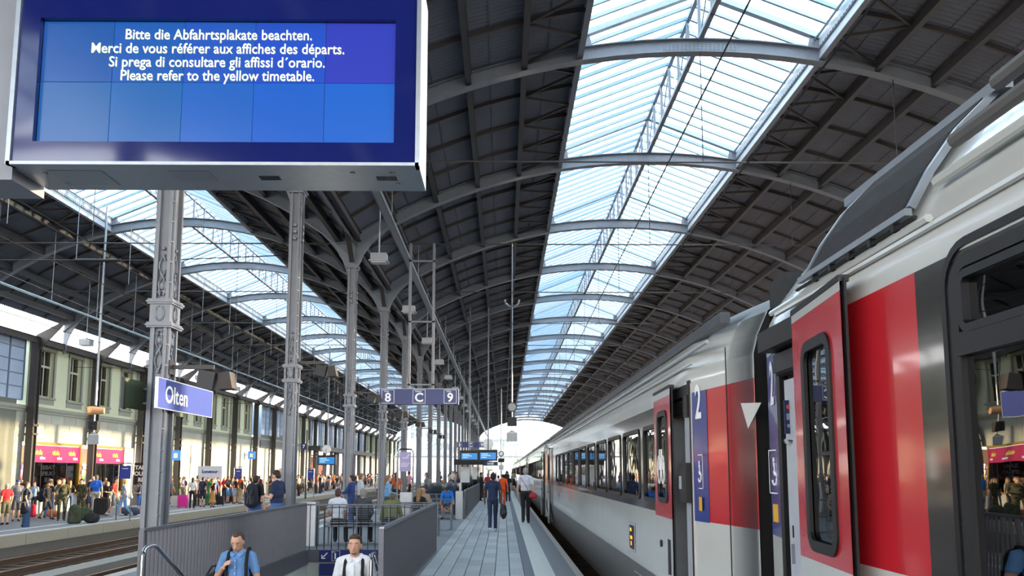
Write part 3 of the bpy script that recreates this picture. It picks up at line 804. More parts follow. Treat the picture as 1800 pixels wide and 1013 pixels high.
# lock box with the door pull beside the second coach's opening
m = MB().box(SIDE-.03, SIDE+.06, 7.24, 7.5, 1.42, 1.78); m.build('door_pull_box', BLK, second)
MB().box(SIDE-.04, SIDE-.03, 7.42, 7.48, 1.54, 1.66).build('door_pull', GREYP, second)
m = MB().box(SIDE-.006, SIDE, 8.7, 8.86, .62, .98); dm = m.build('destination_frame', TW, second)
dm2 = MB().box(SIDE-.010, SIDE-.006, 10.25-.0, 10.72, .68, 1.04).build('destination_frame', GREYP, second)
MB().box(SIDE-.013, SIDE-.010, 10.30, 10.66, .71, 1.01).build('destination_panel', BLKM, dm2)
MB().box(SIDE-.015, SIDE-.013, 10.5, 10.6, .93, .97).box(SIDE-.015, SIDE-.013, 10.45, 10.58, .83, .87).box(SIDE-.015, SIDE-.013, 10.5, 10.55, .75, .8).build('orange_digits', M('orange digits', 'ff8a1c', .5, emit=1.6), dm2)
MB().box(1.592, 1.604, 7.72, 7.82, .72, 1.05).build('side_button_plate', BLKM, second)
m = MB(); xe = SIDE+(1.3-.42)*.17
m.bar((xe-.004, C0+.42, -.1), (xe-.004, C0+.42, 2.72), .008, .006); m.build('end_panel_seam', BLKM, second)
# numbers on the skirt
t_ = text('50 85 20-73 561-9', .075, GREYP, second, (SIDE-.004+.02, 10.2, .44), (pi/2, 0, -pi/2), name='running_number')
text('B', .16, TR, second, (SIDE-.004, 24.3, 1.0), (pi/2, 0, -pi/2), name='class_letter', bold=.008)
for z in (1.05, .98, .91): text('3.6 m 2 Kl', .06, GREYP, second, (SIDE-.004, 23.3, z), (pi/2, 0, -pi/2), name='running_number')
# bicycle pictogram on the second coach door
m = MB()
for yc in (7.95, 8.13): m.tube([(1.585, yc+.07*cos(t), 1.72+.14*sin(t)) for t in [2*pi*i/14 for i in range(14)]], .008, 5, closed=True)
m.tube([(1.585, 7.95, 1.72), (1.585, 8.0, 1.92), (1.585, 8.1, 1.92), (1.585, 8.13, 1.72), (1.585, 8.04, 1.72), (1.585, 8.0, 1.92)], .008, 5)
m.build('bicycle_pictogram', WHITE, second)

# ------------------------------------------------------------------ station building on the left
FX = -22.3
GREENW = M('pale green render', 'd6ddc0', .8, 0, .1, 3, .05)
STONE = M('grey ashlar', 'b3b6aa', .8, 0, .25, 4, .08)
STONE2 = M('grey ashlar b', 'aaada2', .8, 0, .25, 4, .08)
CREAM = M('cream window surround', 'c9c8b0', .7)
GWIN = glass('building window glass', '3a3a38', .7, .25, .05)
DKIN = M('dark interior', '2c2624', .9)
BRASS = M('brass shop frame', 'a8873a', .35, .7)
fw = thing('wall_left', None, None, (FX, 60, 0), kind='structure')
PY = [37.3+5.6*k for k in range(-9, 24)]
# wall made of piers round window openings
def wall_bay(y0, y1, shop=False, glassy=False):
    m = MB(); X0, X1 = FX-.4, FX
    if glassy:
        m.box(X0, X1, y0, y1, 4.55, 5.1); m.build('spandrel', STONE, fw); return
    wz0, wz1 = 5.3, 7.55; ww = 1.15
    c1 = y0+1.55; c2 = y1-1.45
    m.box(X0, X1, y0, c1-ww/2, wz0, wz1).box(X0, X1, c1+ww/2, c2-ww/2, wz0, wz1).box(X0, X1, c2+ww/2, y1, wz0, wz1).box(X0, X1, y0, y1, wz1, 8.0).box(X0, X1, y0, y1, 4.75, wz0)
    m.build('render_panel', GREENW, fw)
    for c in (c1, c2):
        win = MB(); 
        win.box(FX-.02, FX+.05, c-ww/2-.16, c-ww/2, wz0-.1, wz1+.16).box(FX-.02, FX+.05, c+ww/2, c+ww/2+.16, wz0-.1, wz1+.16).box(FX-.02, FX+.06, c-ww/2-.16, c+ww/2+.16, wz1, wz1+.18).box(FX-.02, FX+.10, c-ww/2-.2, c+ww/2+.2, wz0-.1, wz0+.0)
        win.box(FX-.02, FX+.03, c-ww/2-.16, c+ww/2+.16, 4.95, wz0-.1)
        wn = win.build('window_surround', M('grey stone surround', '9d9f94', .8), fw)
        s_ = MB(); s_.box(FX-.22, FX-.16, c-ww/2, c-ww/2+.07, wz0, wz1).box(FX-.22, FX-.16, c+ww/2-.07, c+ww/2, wz0, wz1).box(FX-.22, FX-.16, c-.03, c+.03, wz0, wz1).box(FX-.22, FX-.15, c-ww/2, c+ww/2, 6.75, 6.85).box(FX-.22, FX-.16, c-ww/2, c+ww/2, wz0, wz0+.07)
        s_.build('window_sash', CREAM, wn)
        MB().box(FX-.2, FX-.19, c-ww/2, c+ww/2, wz0, wz1).build('window_pane', GWIN, wn)
        MB().box(FX-.39, FX-.37, c-ww/2, c+ww/2, wz0, wz1).build('window_blind', M('dim curtain', '8b8077', .9), wn)
st_first = {}
nst = 0
for i in range(len(PY)-1):
    y0, y1 = PY[i], PY[i+1]
    gl = 73 < (y0+y1)/2 < 79 or 92 < (y0+y1)/2 < 127 or (y0+y1)/2 < 37
    if not gl: wall_bay(y0, y1)
    # string course
    MB().box(FX-.3, FX+.12, y0, y1, 4.62, 4.78).box(FX-.3, FX+.06, y0, y1, 4.5, 4.62).build('string_course', M('grey stone surround', '9d9f94', .8), fw)
    shop = i in (9, 10)
    ent = 92 < (y0+y1)/2 < 127
    if ent: continue
    H0 = 3.1 if shop else LZ
    # ashlar blocks
    z = H0; r = 0
    if y0 > 30 and y0 < 62:
        hh = (4.5-z)/max(1, round((4.5-z)/.48))
        MB().box(FX-.4, FX-.03, y0, y1, z, 4.5).build('wall_core', STONE2, fw)
        while z < 4.49:
            nb = 5; L = (y1-y0)/nb; off = (r % 2)*.5*L
            ya = y0
            cuts = [y0]+[y0+off+L*k for k in range(0 if off else 1, nb) if y0+off+L*k > y0+.1]+[y1]
            for a, b_ in zip(cuts[:-1], cuts[1:]):
                key = (round(b_-a, 3), round(hh, 3), random.random() < .5)
                if key not in st_first:
                    d = b_-a; o = MB().prism([(-d/2+.008, 0), (d/2-.008, 0), (d/2-.02, .018), (-d/2+.02, .018)], 'z', .008, hh-.008)
                    o.v = [(v[1], v[0], v[2]) for v in o.v]
                    st_first[key] = o.build('stone_block', STONE if key[2] else STONE2, fw, at=(0,0,0)); st_first[key].location = (-.03, (a+b_)/2-60, z); nst += 1
                else: inst(st_first[key], (-.03, (a+b_)/2-60, z), fw); nst += 1
            z += hh; r += 1
    else:
        MB().box(FX-.4, FX, y0, y1, H0, 4.5).build('ashlar_wall', STONE, fw)
print('stones', nst)
# pilasters (riveted iron posts in front of the wall)
pm = MB(); pm.box(-.06, .06, -.16, .16, 0, 8.3).box(-.16, .16, -.18, -.15, 0, 8.3).box(-.16, .16, .15, .18, 0, 8.3).box(-.2, .2, -.22, .22, 4.1, 4.2).box(-.2, .2, -.22, .22, 3.7, 3.78)
for z in range(40): pm.box(.14, .175, -.19, -.14, .1+z*.2, .13+z*.2)
p0 = pm.build('iron_pilaster', DKSTEEL, None); p0.location = (FX+.35, PY[0], LZ); p0.parent = fw; p0.location = (.35, PY[0]-60, LZ)
for y in PY[1:]: inst(p0, (.35, y-60, LZ), fw)
pb = MB().prism([(FX+.3, 7.2), (FX+1.5, 8.55), (FX+1.5, 8.75), (FX+.3, 8.1)], 'y', -.04, .04).build('roof_bracket', DKSTEEL, fw); pb.location = (0, PY[0]-60+60, 0)
pb.location = (0, PY[0], 0)
for y in PY[1:]: inst(pb, (0, y, 0), fw)
MB().box(FX-.2, FX+.5, YB, YE-8, 7.95, 8.0).box(FX+.42, FX+.5, YB, YE-8, 7.7, 8.0).box(FX-.2, FX-.1, YB, YE-8, 7.85, 8.05).build('eaves_beam', DKSTEEL, fw)
# upper glazed boxes
def glazed(y0, y1, z0, z1, name='window_1', cols=None):
    g_ = thing(name, None, None, (FX, (y0+y1)/2, z0), kind='structure')
    m = MB(); n = cols or int((y1-y0)/1.1)
    for i in range(n+1): y = y0+(y1-y0)*i/n; m.box(FX-.0, FX+.08, y-.03, y+.03, z0, z1)
    for j in range(6): z = z0+(z1-z0)*j/5; m.box(FX, FX+.07, y0, y1, z-.02, z+.02)
    m.build('window_frame', M('blue grey steel', '6f7f96', .4, .2), g_)
    p = None
    for i in range(n):
        a = y0+(y1-y0)*i/n; b_ = y0+(y1-y0)*(i+1)/n
        if p is None: p = MB().box(FX+.02, FX+.03, a+.03, b_-.03, z0, z1).build('window_pane', M('frosted pale blue glass', 'b4c8e4', .12, 0, 0, .7, .25), g_)
        else: inst(p, ((0, (b_-a)*i, 0)), g_)
    MB().box(FX-1.2, FX-1.1, y0, y1, z0, z1).build('inner_blind', M('pale blue inner wall', 'b4c6de', .8), g_)
glazed(20, 36.9, 5.0, 8.0, 'window_1'); glazed(70.9+2.6, 82, 5.1, 7.95, 'window_2'); glazed(92, 128, 4.7, 7.95, 'window_3')
MB().box(FX-.3, FX+.1, 73.3, 82, 3.9, 5.1).build('trim_14', M('grey steel panel', '5c5f63', .5), kind='structure')
MB().box(FX-.3, FX+1.4, 91.5, 128, 4.15, 4.65).build('trim_15', DKSTEEL, kind='structure')
# station hall entrance under the glazed part: dark red shop interiors with lamps
en = thing('wall_entrance', None, None, (FX, 110, 0), kind='structure')
MB().box(FX-6, FX-5.9, 92, 128, LZ, 4.2).build('rear_wall', M('deep red shop wall', '6e2a20', .7), en)
MB().box(FX-6, FX, 92, 128, LZ-.02, LZ+.01).build('hall_floor', ASPH, en)
m = MB()
for y in range(92, 129, 4): m.box(FX-.2, FX+.2, y-.15, y+.15, LZ, 4.2)
m.build('entrance_post', DKSTEEL, en)
WARM = M('warm lamp', 'ffd08a', .5, emit=6)
m = MB()
for y in range(93, 127, 3): m.box(FX-4, FX-3.4, y, y+1.2, 3.7, 3.78)
m.build('ceiling_lamp', WARM, en)
ORG = M('orange lit sign', 'ff6a1e', .5, emit=1.2)
MB().box(FX-2.6, FX-2.5, 100, 101.3, 1.0, 2.6).box(FX-2.6, FX-2.5, 110, 112, 1.9, 2.5).build('lit_shop_sign', ORG, en)
# far left block under the glazed box
MB().box(FX-.3, FX+.02, -13, 36.6, 3.6, 5.0).box(FX-.3, FX, -13, 36.6, LZ, 3.6).build('trim_16', M('grey green panels', '6d7266', .6), kind='structure')
# two shops with pink signs and displays
PINK = M('pink shop sign', 'd8145f', .3, emit=.55)
YLW = M('yellow sign letters', 'ffe040', .5, emit=1.0)
WLT = M('white sign letters', 'ffffff', .5, emit=.9)
GOODS = [M('goods %s' % h, h, .6) for h in ('b8322c', 'e0c341', '2d62a8', 'e8e4d8', '3b7d46', '8a4fa0', 'd8772c', '222222')]
def shopfront(name, label, y0, y1, nsign):
    s_ = thing(name, label, 'shop window', (FX, (y0+y1)/2, LZ))
    MB().box(FX+.0, FX+.1, y0-.12, y0, LZ, 3.1).box(FX, FX+.1, y1, y1+.12, LZ, 3.1).box(FX, FX+.12, y0-.12, y1+.12, 2.98, 3.12).box(FX, FX+.1, y0, y1, 0.5, .6).build('brass_frame', BRASS, s_)
    MB().box(FX-.02, FX+.06, y0, y1, LZ, .5).build('stall_riser', STONE, s_)
    sg = MB().box(FX+.02, FX+.09, y0, y1, 2.15, 2.96).build('fascia_sign', PINK, s_)
    for i in range(nsign):
        yc = y0+(y1-y0)*(i+.5)/nsign
        text('viola', .34, YLW, s_, (FX+.10, yc-.05, 2.62), (pi/2, 0, pi/2), bold=.008)
        text('tabac', .2, WLT, s_, (FX+.10, yc+.3, 2.36), (pi/2, 0, pi/2), bold=.006)
    pn = MB()
    MB().box(FX+.0, FX+.01, y0, y1, .6, 2.15).build('shop_pane', glass('shop glass', 'd8e0e0', .6, .85, .03), s_)
    MB().box(FX-1.4, FX-1.35, y0, y1, .3, 3).build('shop_back_wall', M('shop back wall', '7a6254', .8), s_)
    m = MB()
    for i in range(1, 4): yy_ = y0+(y1-y0)*i/4; m.box(FX-.02, FX+.03, yy_-.02, yy_+.02, .6, 2.15)
    m.build('glazing_post', BLKM, s_)
    rnd = random.Random(int(y0*10)); gd = MB()
    for i in range(170):
        yc = rnd.uniform(y0+.2, y1-.2); zc = rnd.choice([.65, .95, 1.25, 1.55, 1.85]); d = rnd.uniform(.08, .22); x_ = FX-rnd.uniform(.3, .9)
        gd.box(x_-.02, x_+.02, yc-d/2, yc+d/2, zc, zc+rnd.uniform(.1, .26), rnd.randrange(8))
    gd.build('displayed_goods', GOODS, s_, kind='stuff')
    m = MB()
    for k in range(3): yc = y0+(y1-y0)*(k+.5)/3; m.ball((FX-.5, yc, 2.05), .09, 10, 6)
    m.build('shop_lamp', M('shop lamp', 'fff0d0', .5, emit=8), s_)
    for k in range(3):
        ld = bpy.data.lights.new('shop_light', 'POINT'); ld.energy = 160; ld.color = (1, .85, .62); ld.shadow_soft_size = .15
        lo = bpy.data.objects.new('shop_light', ld); COL.objects.link(lo); lo.location = (FX-.25, y0+(y1-y0)*(k+.5)/3, 1.95)
shopfront('shop_window', 'wider kiosk window under three pink signs behind the soldiers', 37.75, 42.2, 3)
shopfront('shop_window', 'narrower kiosk window under pink signs right of the dark pilaster', 43.2, 47.0, 2)
# ------------------------------------------------------------------ departure display above, left
DY = 3.76
bl_ = px(11, 291, DY); br_ = px(736, 288, DY)
dx0, dx1, dz0 = bl_.x, br_.x, (bl_.z+br_.z)/2
dz1 = dz0+1.02; dd = .36
ALU = M('brushed aluminium', '9aa0a6', .32, .85, .03, 20)
disp = thing('departure_display', 'large blue departure display board with yellow-white message', 'display board', ((dx0+dx1)/2, DY+dd/2, dz0))
MB().box(dx0, dx1, DY+.06, DY+dd, dz0, dz1).box(dx0, dx1, DY+.02, DY+.06, dz0, dz0+.012).box(dx0, dx0+.018, DY+.02, DY+.06, dz0, dz1).box(dx1-.018, dx1, DY+.02, DY+.06, dz0, dz1).build('casing', ALU, disp)
m = MB(); t_ = .018
m.box(dx0-.004, dx0+t_, DY-.008, DY+.02, dz0-.004, dz1).box(dx1-t_, dx1+.004, DY-.008, DY+.02, dz0-.004, dz1).box(dx0, dx1, DY-.008, DY+.02, dz0-.004, dz0+.012).box(dx0, dx1, DY-.008, DY+.02, dz1-.02, dz1)
m.build('front_trim', ALU, disp)
NAVYG = M('navy enamel glass', '101a58', .08, 0, 0, 3, .03, coat=.6)
a_ = px(62, 252, DY+.03); b__ = px(697, 40, DY+.03); sx0, sx1, sz0, sz1 = a_.x, b__.x, a_.z, b__.z
m = MB(); m.box(dx0+t_, sx0, DY+.004, DY+.03, dz0+.012, dz1-.02).box(sx1, dx1-t_, DY+.004, DY+.03, dz0+.012, dz1-.02).box(sx0, sx1, DY+.004, DY+.03, dz0+.012, sz0).box(sx0, sx1, DY+.004, DY+.03, sz1, dz1-.02)
m.build('enamel_surround', NAVYG, disp)
cols_ = ['1b57a8', '1d5cb4', '2358bd', '2450c4', '3340b8', '1f62a8', '1b64b0', '1d62c0', '1c60c8', '1a64cc']
pw_ = (sx1-sx0)/5; ph_ = (sz1-sz0)/2
for r in range(2):
    for c in range(5):
        h = cols_[(0 if r == 0 else 5)+c]
        MB().box(sx0+pw_*c+.002, sx0+pw_*(c+1)-.002, DY+.034, DY+.045, sz1-ph_*(r+1)+.002, sz1-ph_*r-.002).build('screen_tile', M('screen '+h, h, .2, emit=.33), disp)
MB().box(sx0, sx1, DY+.045, DY+.05, sz0, sz1).build('screen_backing', BLK, disp)
MSG = M('lit message text', 'e9f0c4', .5, emit=.62)
for s_, yc, xa_, xb_ in (('Bitte die Abfahrtsplakate beachten.', 61, 221, 548), ('Merci de vous référer aux affiches des départs.', 85, 161, 605), ('Si prega di consultare gli affissi d´orario.', 109, 192, 571), ('Please refer to the yellow timetable.', 133, 212, 552)):
    p0_ = px(xa_, yc, DY+.03); p1_ = px(xb_, yc, DY+.03); size = .0765
    t = text(s_, size, MSG, disp, ((p0_.x+p1_.x)/2, DY+.03, p0_.z), bold=.0002)
    wd = t.data.vertices and (max(v.co.x for v in t.data.vertices)-min(v.co.x for v in t.data.vertices))
    t.scale.x = (p1_.x-p0_.x)/wd
for xx in (475, 680):
    p_ = px(xx, 317, DY+.18); m = MB()
    for i in range(11):
        for j in range(4): m.box(p_.x-.05+i*.0095, p_.x-.05+i*.0095+.006, p_.y-.03+j*.014, p_.y-.03+j*.014+.010, dz0-.003, dz0+.002)
    m.build('vent_slots', BLK, disp)
m = MB()
for xx, yy_ in ((80, 305), (118, 333), (690, 300), (700, 330), (620, 300)):
    p_ = px(xx, yy_, DY+.1+.2*((yy_-300)/40)); m.disc((p_.x, p_.y, dz0-.001), .012, 'z', .008, 10)
m.build('case_screws', GALV, disp)
for q in ((.15, .42, .28), (.75, .95, .22)): MB().box(dx0+q[0], dx0+q[1], DY+.08, DY+q[2], dz0-.003, dz0).build('service_hatch', M('brushed aluminium b', '8f959b', .3, .85, .03, 20), disp)
m = MB()
for x in (dx0+.35, dx1-.35): m.tube([(x, DY+.18, dz1-.02), (x, DY+.18, 10.3)], .045, 10)
m.build('suspension_pole', STEEL, disp)
# grey support post of the sign frame at its left
sp = thing('support_post', 'grey steel hanging post at the left edge of the display board', 'post', (dx0-.05, DY+.5, 3.0))
m = MB().box(dx0-.24, dx0-.035, DY+.10, DY+.34, dz0-.02, 10.2).box(dx0-.26, dx0-.02, DY+.08, DY+.36, dz0-.05, dz0+.02); m.build('post_shaft', STEEL, sp)
# ------------------------------------------------------------------ blue signs
def sign(name, label, cat, group=None, loc=(0,0,0)): return thing(name, label, cat, loc, group)
ol = sign('station_sign', 'blue enamel sign reading Olten on the nearest column', 'sign', None, (-4.72, 11.7, 3))
pa = px(279, 664, 10.75); pb_ = px(279, 716, 10.75)
zt, zb_ = pa.z, pb_.z; X_ = pa.x; Yb = 12.75
BLUO = M('olten blue enamel', '0c2f86', .6, 0, 0, 3, .03)
MB().box(X_-.03, X_, 10.75, Yb, zb_, zt).build('sign_panel', BLUO, ol)
m = MB().box(X_-.035, X_+.004, 10.73, 10.75, zb_-.01, zt+.01).box(X_-.035, X_+.004, Yb, Yb+.02, zb_-.01, zt+.01).box(X_-.035, X_+.004, 10.75, Yb, zb_-.012, zb_).box(X_-.035, X_+.004, 10.75, Yb, zt, zt+.012).build('sign_edge', ALU, ol)
t = text('Olten', .34, WHITE, ol, (X_+.004, 11.37, (zt+zb_)/2-.01), (pi/2, 0, pi/2), bold=.004)
m = MB()
for z in (zb_+.09, zt-.09): m.box(-4.82, X_-.02, 11.35, 11.45, z-.012, z+.012).box(-5.02, -4.78, 11.26, 11.30, z-.01, z+.01)
m.build('sign_bracket', STEEL, ol)
ob = sign('station_sign', 'dark back of the twin sign on the left side of the nearest column', 'sign', None, (-5.1, 11.7, 3))
MB().box(-5.14, -5.11, 10.75, Yb, zb_, zt).build('sign_panel', M('mossy green sign back', '3f4a30', .6), ob)
MB().box(-5.145, -5.105, 10.72, 10.75, zb_-.01, zt+.01).build('sign_edge', BLKM, ob)
m = MB()
for z in (zb_+.1, zt-.1): m.box(-5.11, -5.0, 11.3, 11.5, z-.015, z+.015)
m.build('sign_bracket', STEEL, ob)
def platform_sign(Y, x0, x1, y0, y1, label, frame=True):
    a = px(x0, y1, Y); b = px(x1, y0, Y)
    s_ = sign('platform_sign', label, 'sign', 'platform signs 8 C 9', ((a.x+b.x)/2, Y, a.z))
    H = b.z-a.z; W = b.x-a.x
    MB().box(a.x, b.x, Y, Y+.16, a.z, b.z).build('sign_panel', NAVY, s_)
    MB().box(a.x-.01, a.x, Y-.004, Y+.164, a.z-.01, b.z+.01).box(b.x, b.x+.01, Y-.004, Y+.164, a.z-.01, b.z+.01).box(a.x, b.x, Y-.002, Y+.162, b.z, b.z+.012).build('sign_edge', ALU, s_)
    for f_, ch, up_ in ((.105, '8', 'Gleis'), (.5, 'C', 'Sektor'), (.895, '9', 'Gleis')):
        x = a.x+W*f_; text(ch, H*.80, WHITE, s_, (x, Y-.004, a.z+H*.42), bold=.01)
        text(up_, H*.16, WHITE, s_, (x-W*.05, Y-.004, a.z+H*.84), align='LEFT')
        m = MB(); h = W*.08; l = .012
        m.box(x-h, x+h, Y-.004, Y, a.z+H*.95-l, a.z+H*.95).box(x-h, x+h, Y-.004, Y, a.z+H*.06, a.z+H*.06+l).box(x-h, x-h+l, Y-.004, Y, a.z+H*.06, a.z+H*.95).box(x+h-l, x+h, Y-.004, Y, a.z+H*.06, a.z+H*.95)
        m.build('white_border', WHITE, s_)
    return s_, a, b
ps, a, b = platform_sign(25.3, 667, 806, 684, 711, 'nearer blue platform sign 8 C 9 hanging under a tall frame')
m = MB(); xl, xr = px(718, 684, 25.3).x, px(760, 684, 25.3).x
for x in (xl, xr): m.box(x-.04, x+.04, 25.36, 25.44, b.z, 9.12)
for yy_ in (458, 565, 676): z = px(740, yy_, 25.3).z; m.box(xl-.04, xr+.04, 25.36, 25.44, z-.025, z+.025)
m.build('hanging_frame', STEEL, ps)
ps2, a2, b2 = platform_sign(67.3, 803, 852, 777, 787, 'farther small blue platform sign 8 C 9 above two screens')
MB().box(a2.x+.5, a2.x+.58, 67.36, 67.44, b2.z, 9.12).box(b2.x-.58, b2.x-.5, 67.36, 67.44, b2.z, 9.12).build('hanging_frame', STEEL, ps2)
# twin screens, small signs in the distance
def screen_pair(Y, spec, label, nm='departure_screen'):
    x0, x1, y0, y1 = spec; a = px(x0, y1, Y); b = px(x1, y0, Y)
    s_ = sign(nm, label, 'display board', None, ((a.x+b.x)/2, Y, a.z))
    MB().box(a.x-.08, b.x+.08, Y+.02, Y+.3, a.z-.08, b.z+.16).build('casing', BLKM, s_)
    MB().box(a.x, b.x, Y, Y+.02, a.z, b.z).build('screen', M('lit blue screen', '1f6fb0', .3, emit=.7), s_)
    m = MB(); H = b.z-a.z; W = b.x-a.x
    for i in range(3): m.box(a.x+W*.08, a.x+W*(.5+.15*i if i < 2 else .4), Y-.01, Y, b.z-H*(.22+.25*i), b.z-H*(.16+.25*i))
    m.build('screen_lines', M('pale screen text', 'cfe8d8', .5, emit=.8), s_)
    MB().box((a.x+b.x)/2-.04, (a.x+b.x)/2+.04, Y+.1, Y+.18, b.z+.1, 10.9).build('hanging_pole', STEEL, s_)
    return s_
screen_pair(44, (811, 839, 797, 808), 'left screen of the distant twin blue departure screens')
screen_pair(44, (844, 872, 796, 808), 'right screen of the distant twin blue departure screens')
screen_pair(58, (560, 588, 804, 816), 'blue departure screen over the crowd on the left platform, below the clock')
s_ = sign('direction_sign', 'small dark blue sign below the distant twin screens', 'sign', None, px(863, 815, 50))
a = px(851, 819, 50); b = px(875, 812, 50); MB().box(a.x, b.x, 50, 50.1, a.z, b.z).build('sign_panel', NAVY, s_); MB().box(a.x+.2, a.x+.4, 49.98, 50, a.z+.06, b.z-.06).box(b.x-.5, b.x-.25, 49.98, 50, a.z+.06, b.z-.06).build('white_marks', WHITE, s_)
MB().box((a.x+b.x)/2-.03, (a.x+b.x)/2+.03, 50.03, 50.08, b.z, b.z+1).build('hanging_pole', STEEL, s_)
s_ = sign('track_number_sign', 'small blue sign with white 7 right of the second column', 'sign', None, px(535, 785, 60))
a = px(530, 791, 60); b = px(538, 780, 60); MB().box(a.x, b.x, 60, 60.1, a.z, b.z).build('sign_panel', NAVY, s_); text('7', .34, WHITE, s_, ((a.x+b.x)/2, 59.97, (a.z+b.z)/2), bold=.01)
MB().box(b.x, b.x+.1, 60, 60.1, LZ, b.z+1).build('sign_post', DKSTEEL, s_)
# clocks
def clock(p, r, label, face_y=-1):
    c = thing('station_clock', label, 'clock', p)
    MB().disc(p, r, 'y', .14, 28).build('clock_case', GALV, c)
    q = Vector(p)+Vector((0, -.08, 0)); MB().disc(q, r*.93, 'y', .02, 28).build('clock_face', WHITE, c)
    m = MB()
    for i in range(12):
        t = 2*pi*i/12; d = Vector((sin(t), 0, cos(t))); m.bar(q+d*r*.72+Vector((0,-.015,0)), q+d*r*.9+Vector((0,-.015,0)), r*.07, .01)
    for ang, ln, wd in ((3.95, .5, .09), (3.3, .8, .06)):
        d = Vector((sin(ang), 0, cos(ang))); m.bar(q-d*r*.12+Vector((0,-.02,0)), q+d*r*ln+Vector((0,-.02,0)), r*wd, .01)
    m.build('clock_hands', BLK, c)
    MB().tube([Vector(p)+Vector((0,0,-r*.98)), Vector(p)+Vector((0,0,-r*1.55))], .05, 8).build('clock_stem', GALV, c)
    return c
clock(px(574, 790, 58), .32, 'round white station clock over the screen on the left platform')
clock(px(858, 781, 46), .30, 'round white station clock right of the small 8 C 9 sign')
# departure signals: round lamp, black light box, grey plate on a long pole
def dep_signal(x, Y, ydisc, ybox, yplate, label, tilt=False, top=None):
    p = px(x, ydisc, Y); s_ = thing('departure_signal', label, 'signal', (p.x, Y, p.z)); X = p.x
    zb = px(x, ybox, Y).z; zp = px(x, yplate, Y).z
    ztop = top or 11
    MB().tube([(X, Y+.02, p.z+.2), (X, Y+.02, ztop)], .045, 8).tube([(X, Y, p.z), (X, Y, zp+.2)], .03, 6).build('pole', GALV, s_)
    k = .26 if not tilt else .17
    if tilt: MB().tube([(X-.25, Y-.1, p.z-.02), (X-.1, Y, p.z), (X+.3, Y+.1, p.z)], [.16, .17, .12], 14).build('lamp_housing', M('weathered orange lamp', 'c79a6a', .6), s_)
    else: MB().disc((X, Y, p.z), .27, 'y', .2, 24).build('lamp_ring', BLKM, s_); MB().disc((X, Y-.11, p.z), .22, 'y', .02, 24).build('lamp_lens', M('frosted lens', '9a9c9c', .4), s_)
    m = MB().box(X-k, X+k, Y-.12, Y+.12, zb-k, zb+k*.9); m.build('light_box', BLK, s_)
    m = MB()
    for i in (-1, 1):
        for j in (-1, 1): m.disc((X+i*k*.5, Y-.13, zb+j*k*.45), k*.28, 'y', .05, 12)
    m.build('signal_lens', BLKM, s_)
    w_, h_ = (.3, .3) if not tilt else (.21, .22)
    MB().prism([(X-w_, zp-h_), (X+w_, zp-h_), (X+w_, zp+h_*.55), (X, zp+h_*1.15), (X-w_, zp+h_*.55)], 'y', Y-.02, Y+.02).build('plate', M('grey enamel plate', 'a3a7a8', .5), s_)
    MB().box(X-w_*.6, X+w_*.6, Y-.03, Y-.02, zp+h_*.6, zp+h_*.68).build('white_bar', WHITE, s_)
dep_signal(900, 44, 716, 741, 767, 'departure signal with round lamp and grey plate hanging over platform nine', top=11.9)
dep_signal(167, 30, 722, 748, 771, 'departure signal with orange lamp hanging over the left track', True, top=11.9)
# U-shaped bracket lamp holder high on the long pole
m = thing('hook_bracket', 'grey U-shaped hook bracket on the long signal pole', 'bracket', px(900, 530, 33))
p = px(900, 527, 33); MB().tube([(p.x+.3*cos(t), 33, p.z+.3*sin(t)) for t in [pi+i*pi/12 for i in range(13)]], .045, 6).build('hook', GALV, m)
MB().tube([(p.x, 33.05, p.z-.3), (p.x, 33.05, 11.6)], .03, 6).build('rod', GALV, m)
# cable tray along the hall, hanging luminaires
tray = thing('cable_tray', 'long grey cable tray running down the hall over the platform', 'cable tray', (-3.15, 60, 8.6))
MB().box(-3.25, -3.05, YB, 155, 8.55, 8.57).box(-3.26, -3.24, YB, 155, 8.55, 8.66).box(-3.06, -3.04, YB, 155, 8.55, 8.66).build('tray', GALV, tray)
h0 = MB().tube([(-3.15, 0, 8.57), (-3.15, 0, 10.1)], .015, 5).build('tray_hanger', GALV, tray); h0.location = (0, NY[0]-60+3.4+0, 0); h0.location.y = NY[0]+3.4
for Y in NY[1:-1]: inst(h0, (0, Y+3.4, 0), tray)
lum = thing('hanging_luminaire', 'grey box lamp on a rod beside the cable tray', 'lamp', (-3.45, NY[4]+3.2, 7.6), 'box lamps along the cable tray')
MB().box(-.22, .22, -.16, .16, -.1, .1).box(-.26, .26, -.2, .2, -.14, -.1).build('lamp_box', GALV, None).parent = lum
MB().box(-.2, .2, -.14, .14, -.16, -.14).build('lamp_glass', M('lamp glass', 'd9d8d0', .3), None).parent = lum
MB().tube([(0, 0, .1), (0, 0, 2.4)], .02, 6).build('lamp_rod', GALV, None).parent = lum
for i, Y in enumerate(NY[5:18]):
    c = copy_tree(lum); c.location = (-3.45, Y+3.2, 7.6); c['label'] = 'grey box lamp on a rod beside the cable tray, %s from the front' % ordn[i]
lum['label'] = 'nearest grey box lamp on a rod beside the cable tray'
wlamp = thing('hanging_luminaire', 'small white box lamp under the left hall eaves', 'lamp', (-19.5, 30, 7.7), 'white box lamps of the left hall')
MB().box(-.25, .25, -.2, .2, -.2, .1).build('lamp_box', GALV, None).parent = wlamp
MB().tube([(0, 0, .1), (0, 0, 3.0)], .02, 6).build('lamp_rod', GALV, None).parent = wlamp
wlamp['label'] = 'nearest small white box lamp under the left hall eaves'
for i, Y in enumerate((37, 44, 51, 58, 72)):
    c = copy_tree(wlamp); c.location = (-19.5, Y, 7.75); c['label'] = '%s small white box lamp under the left hall eaves, counted from the front' % ordn[i]
pipe = thing('pale_conduit', 'pale blue conduit pipe running along the left hall', 'pipe', (-17.8, 60, 8.4))
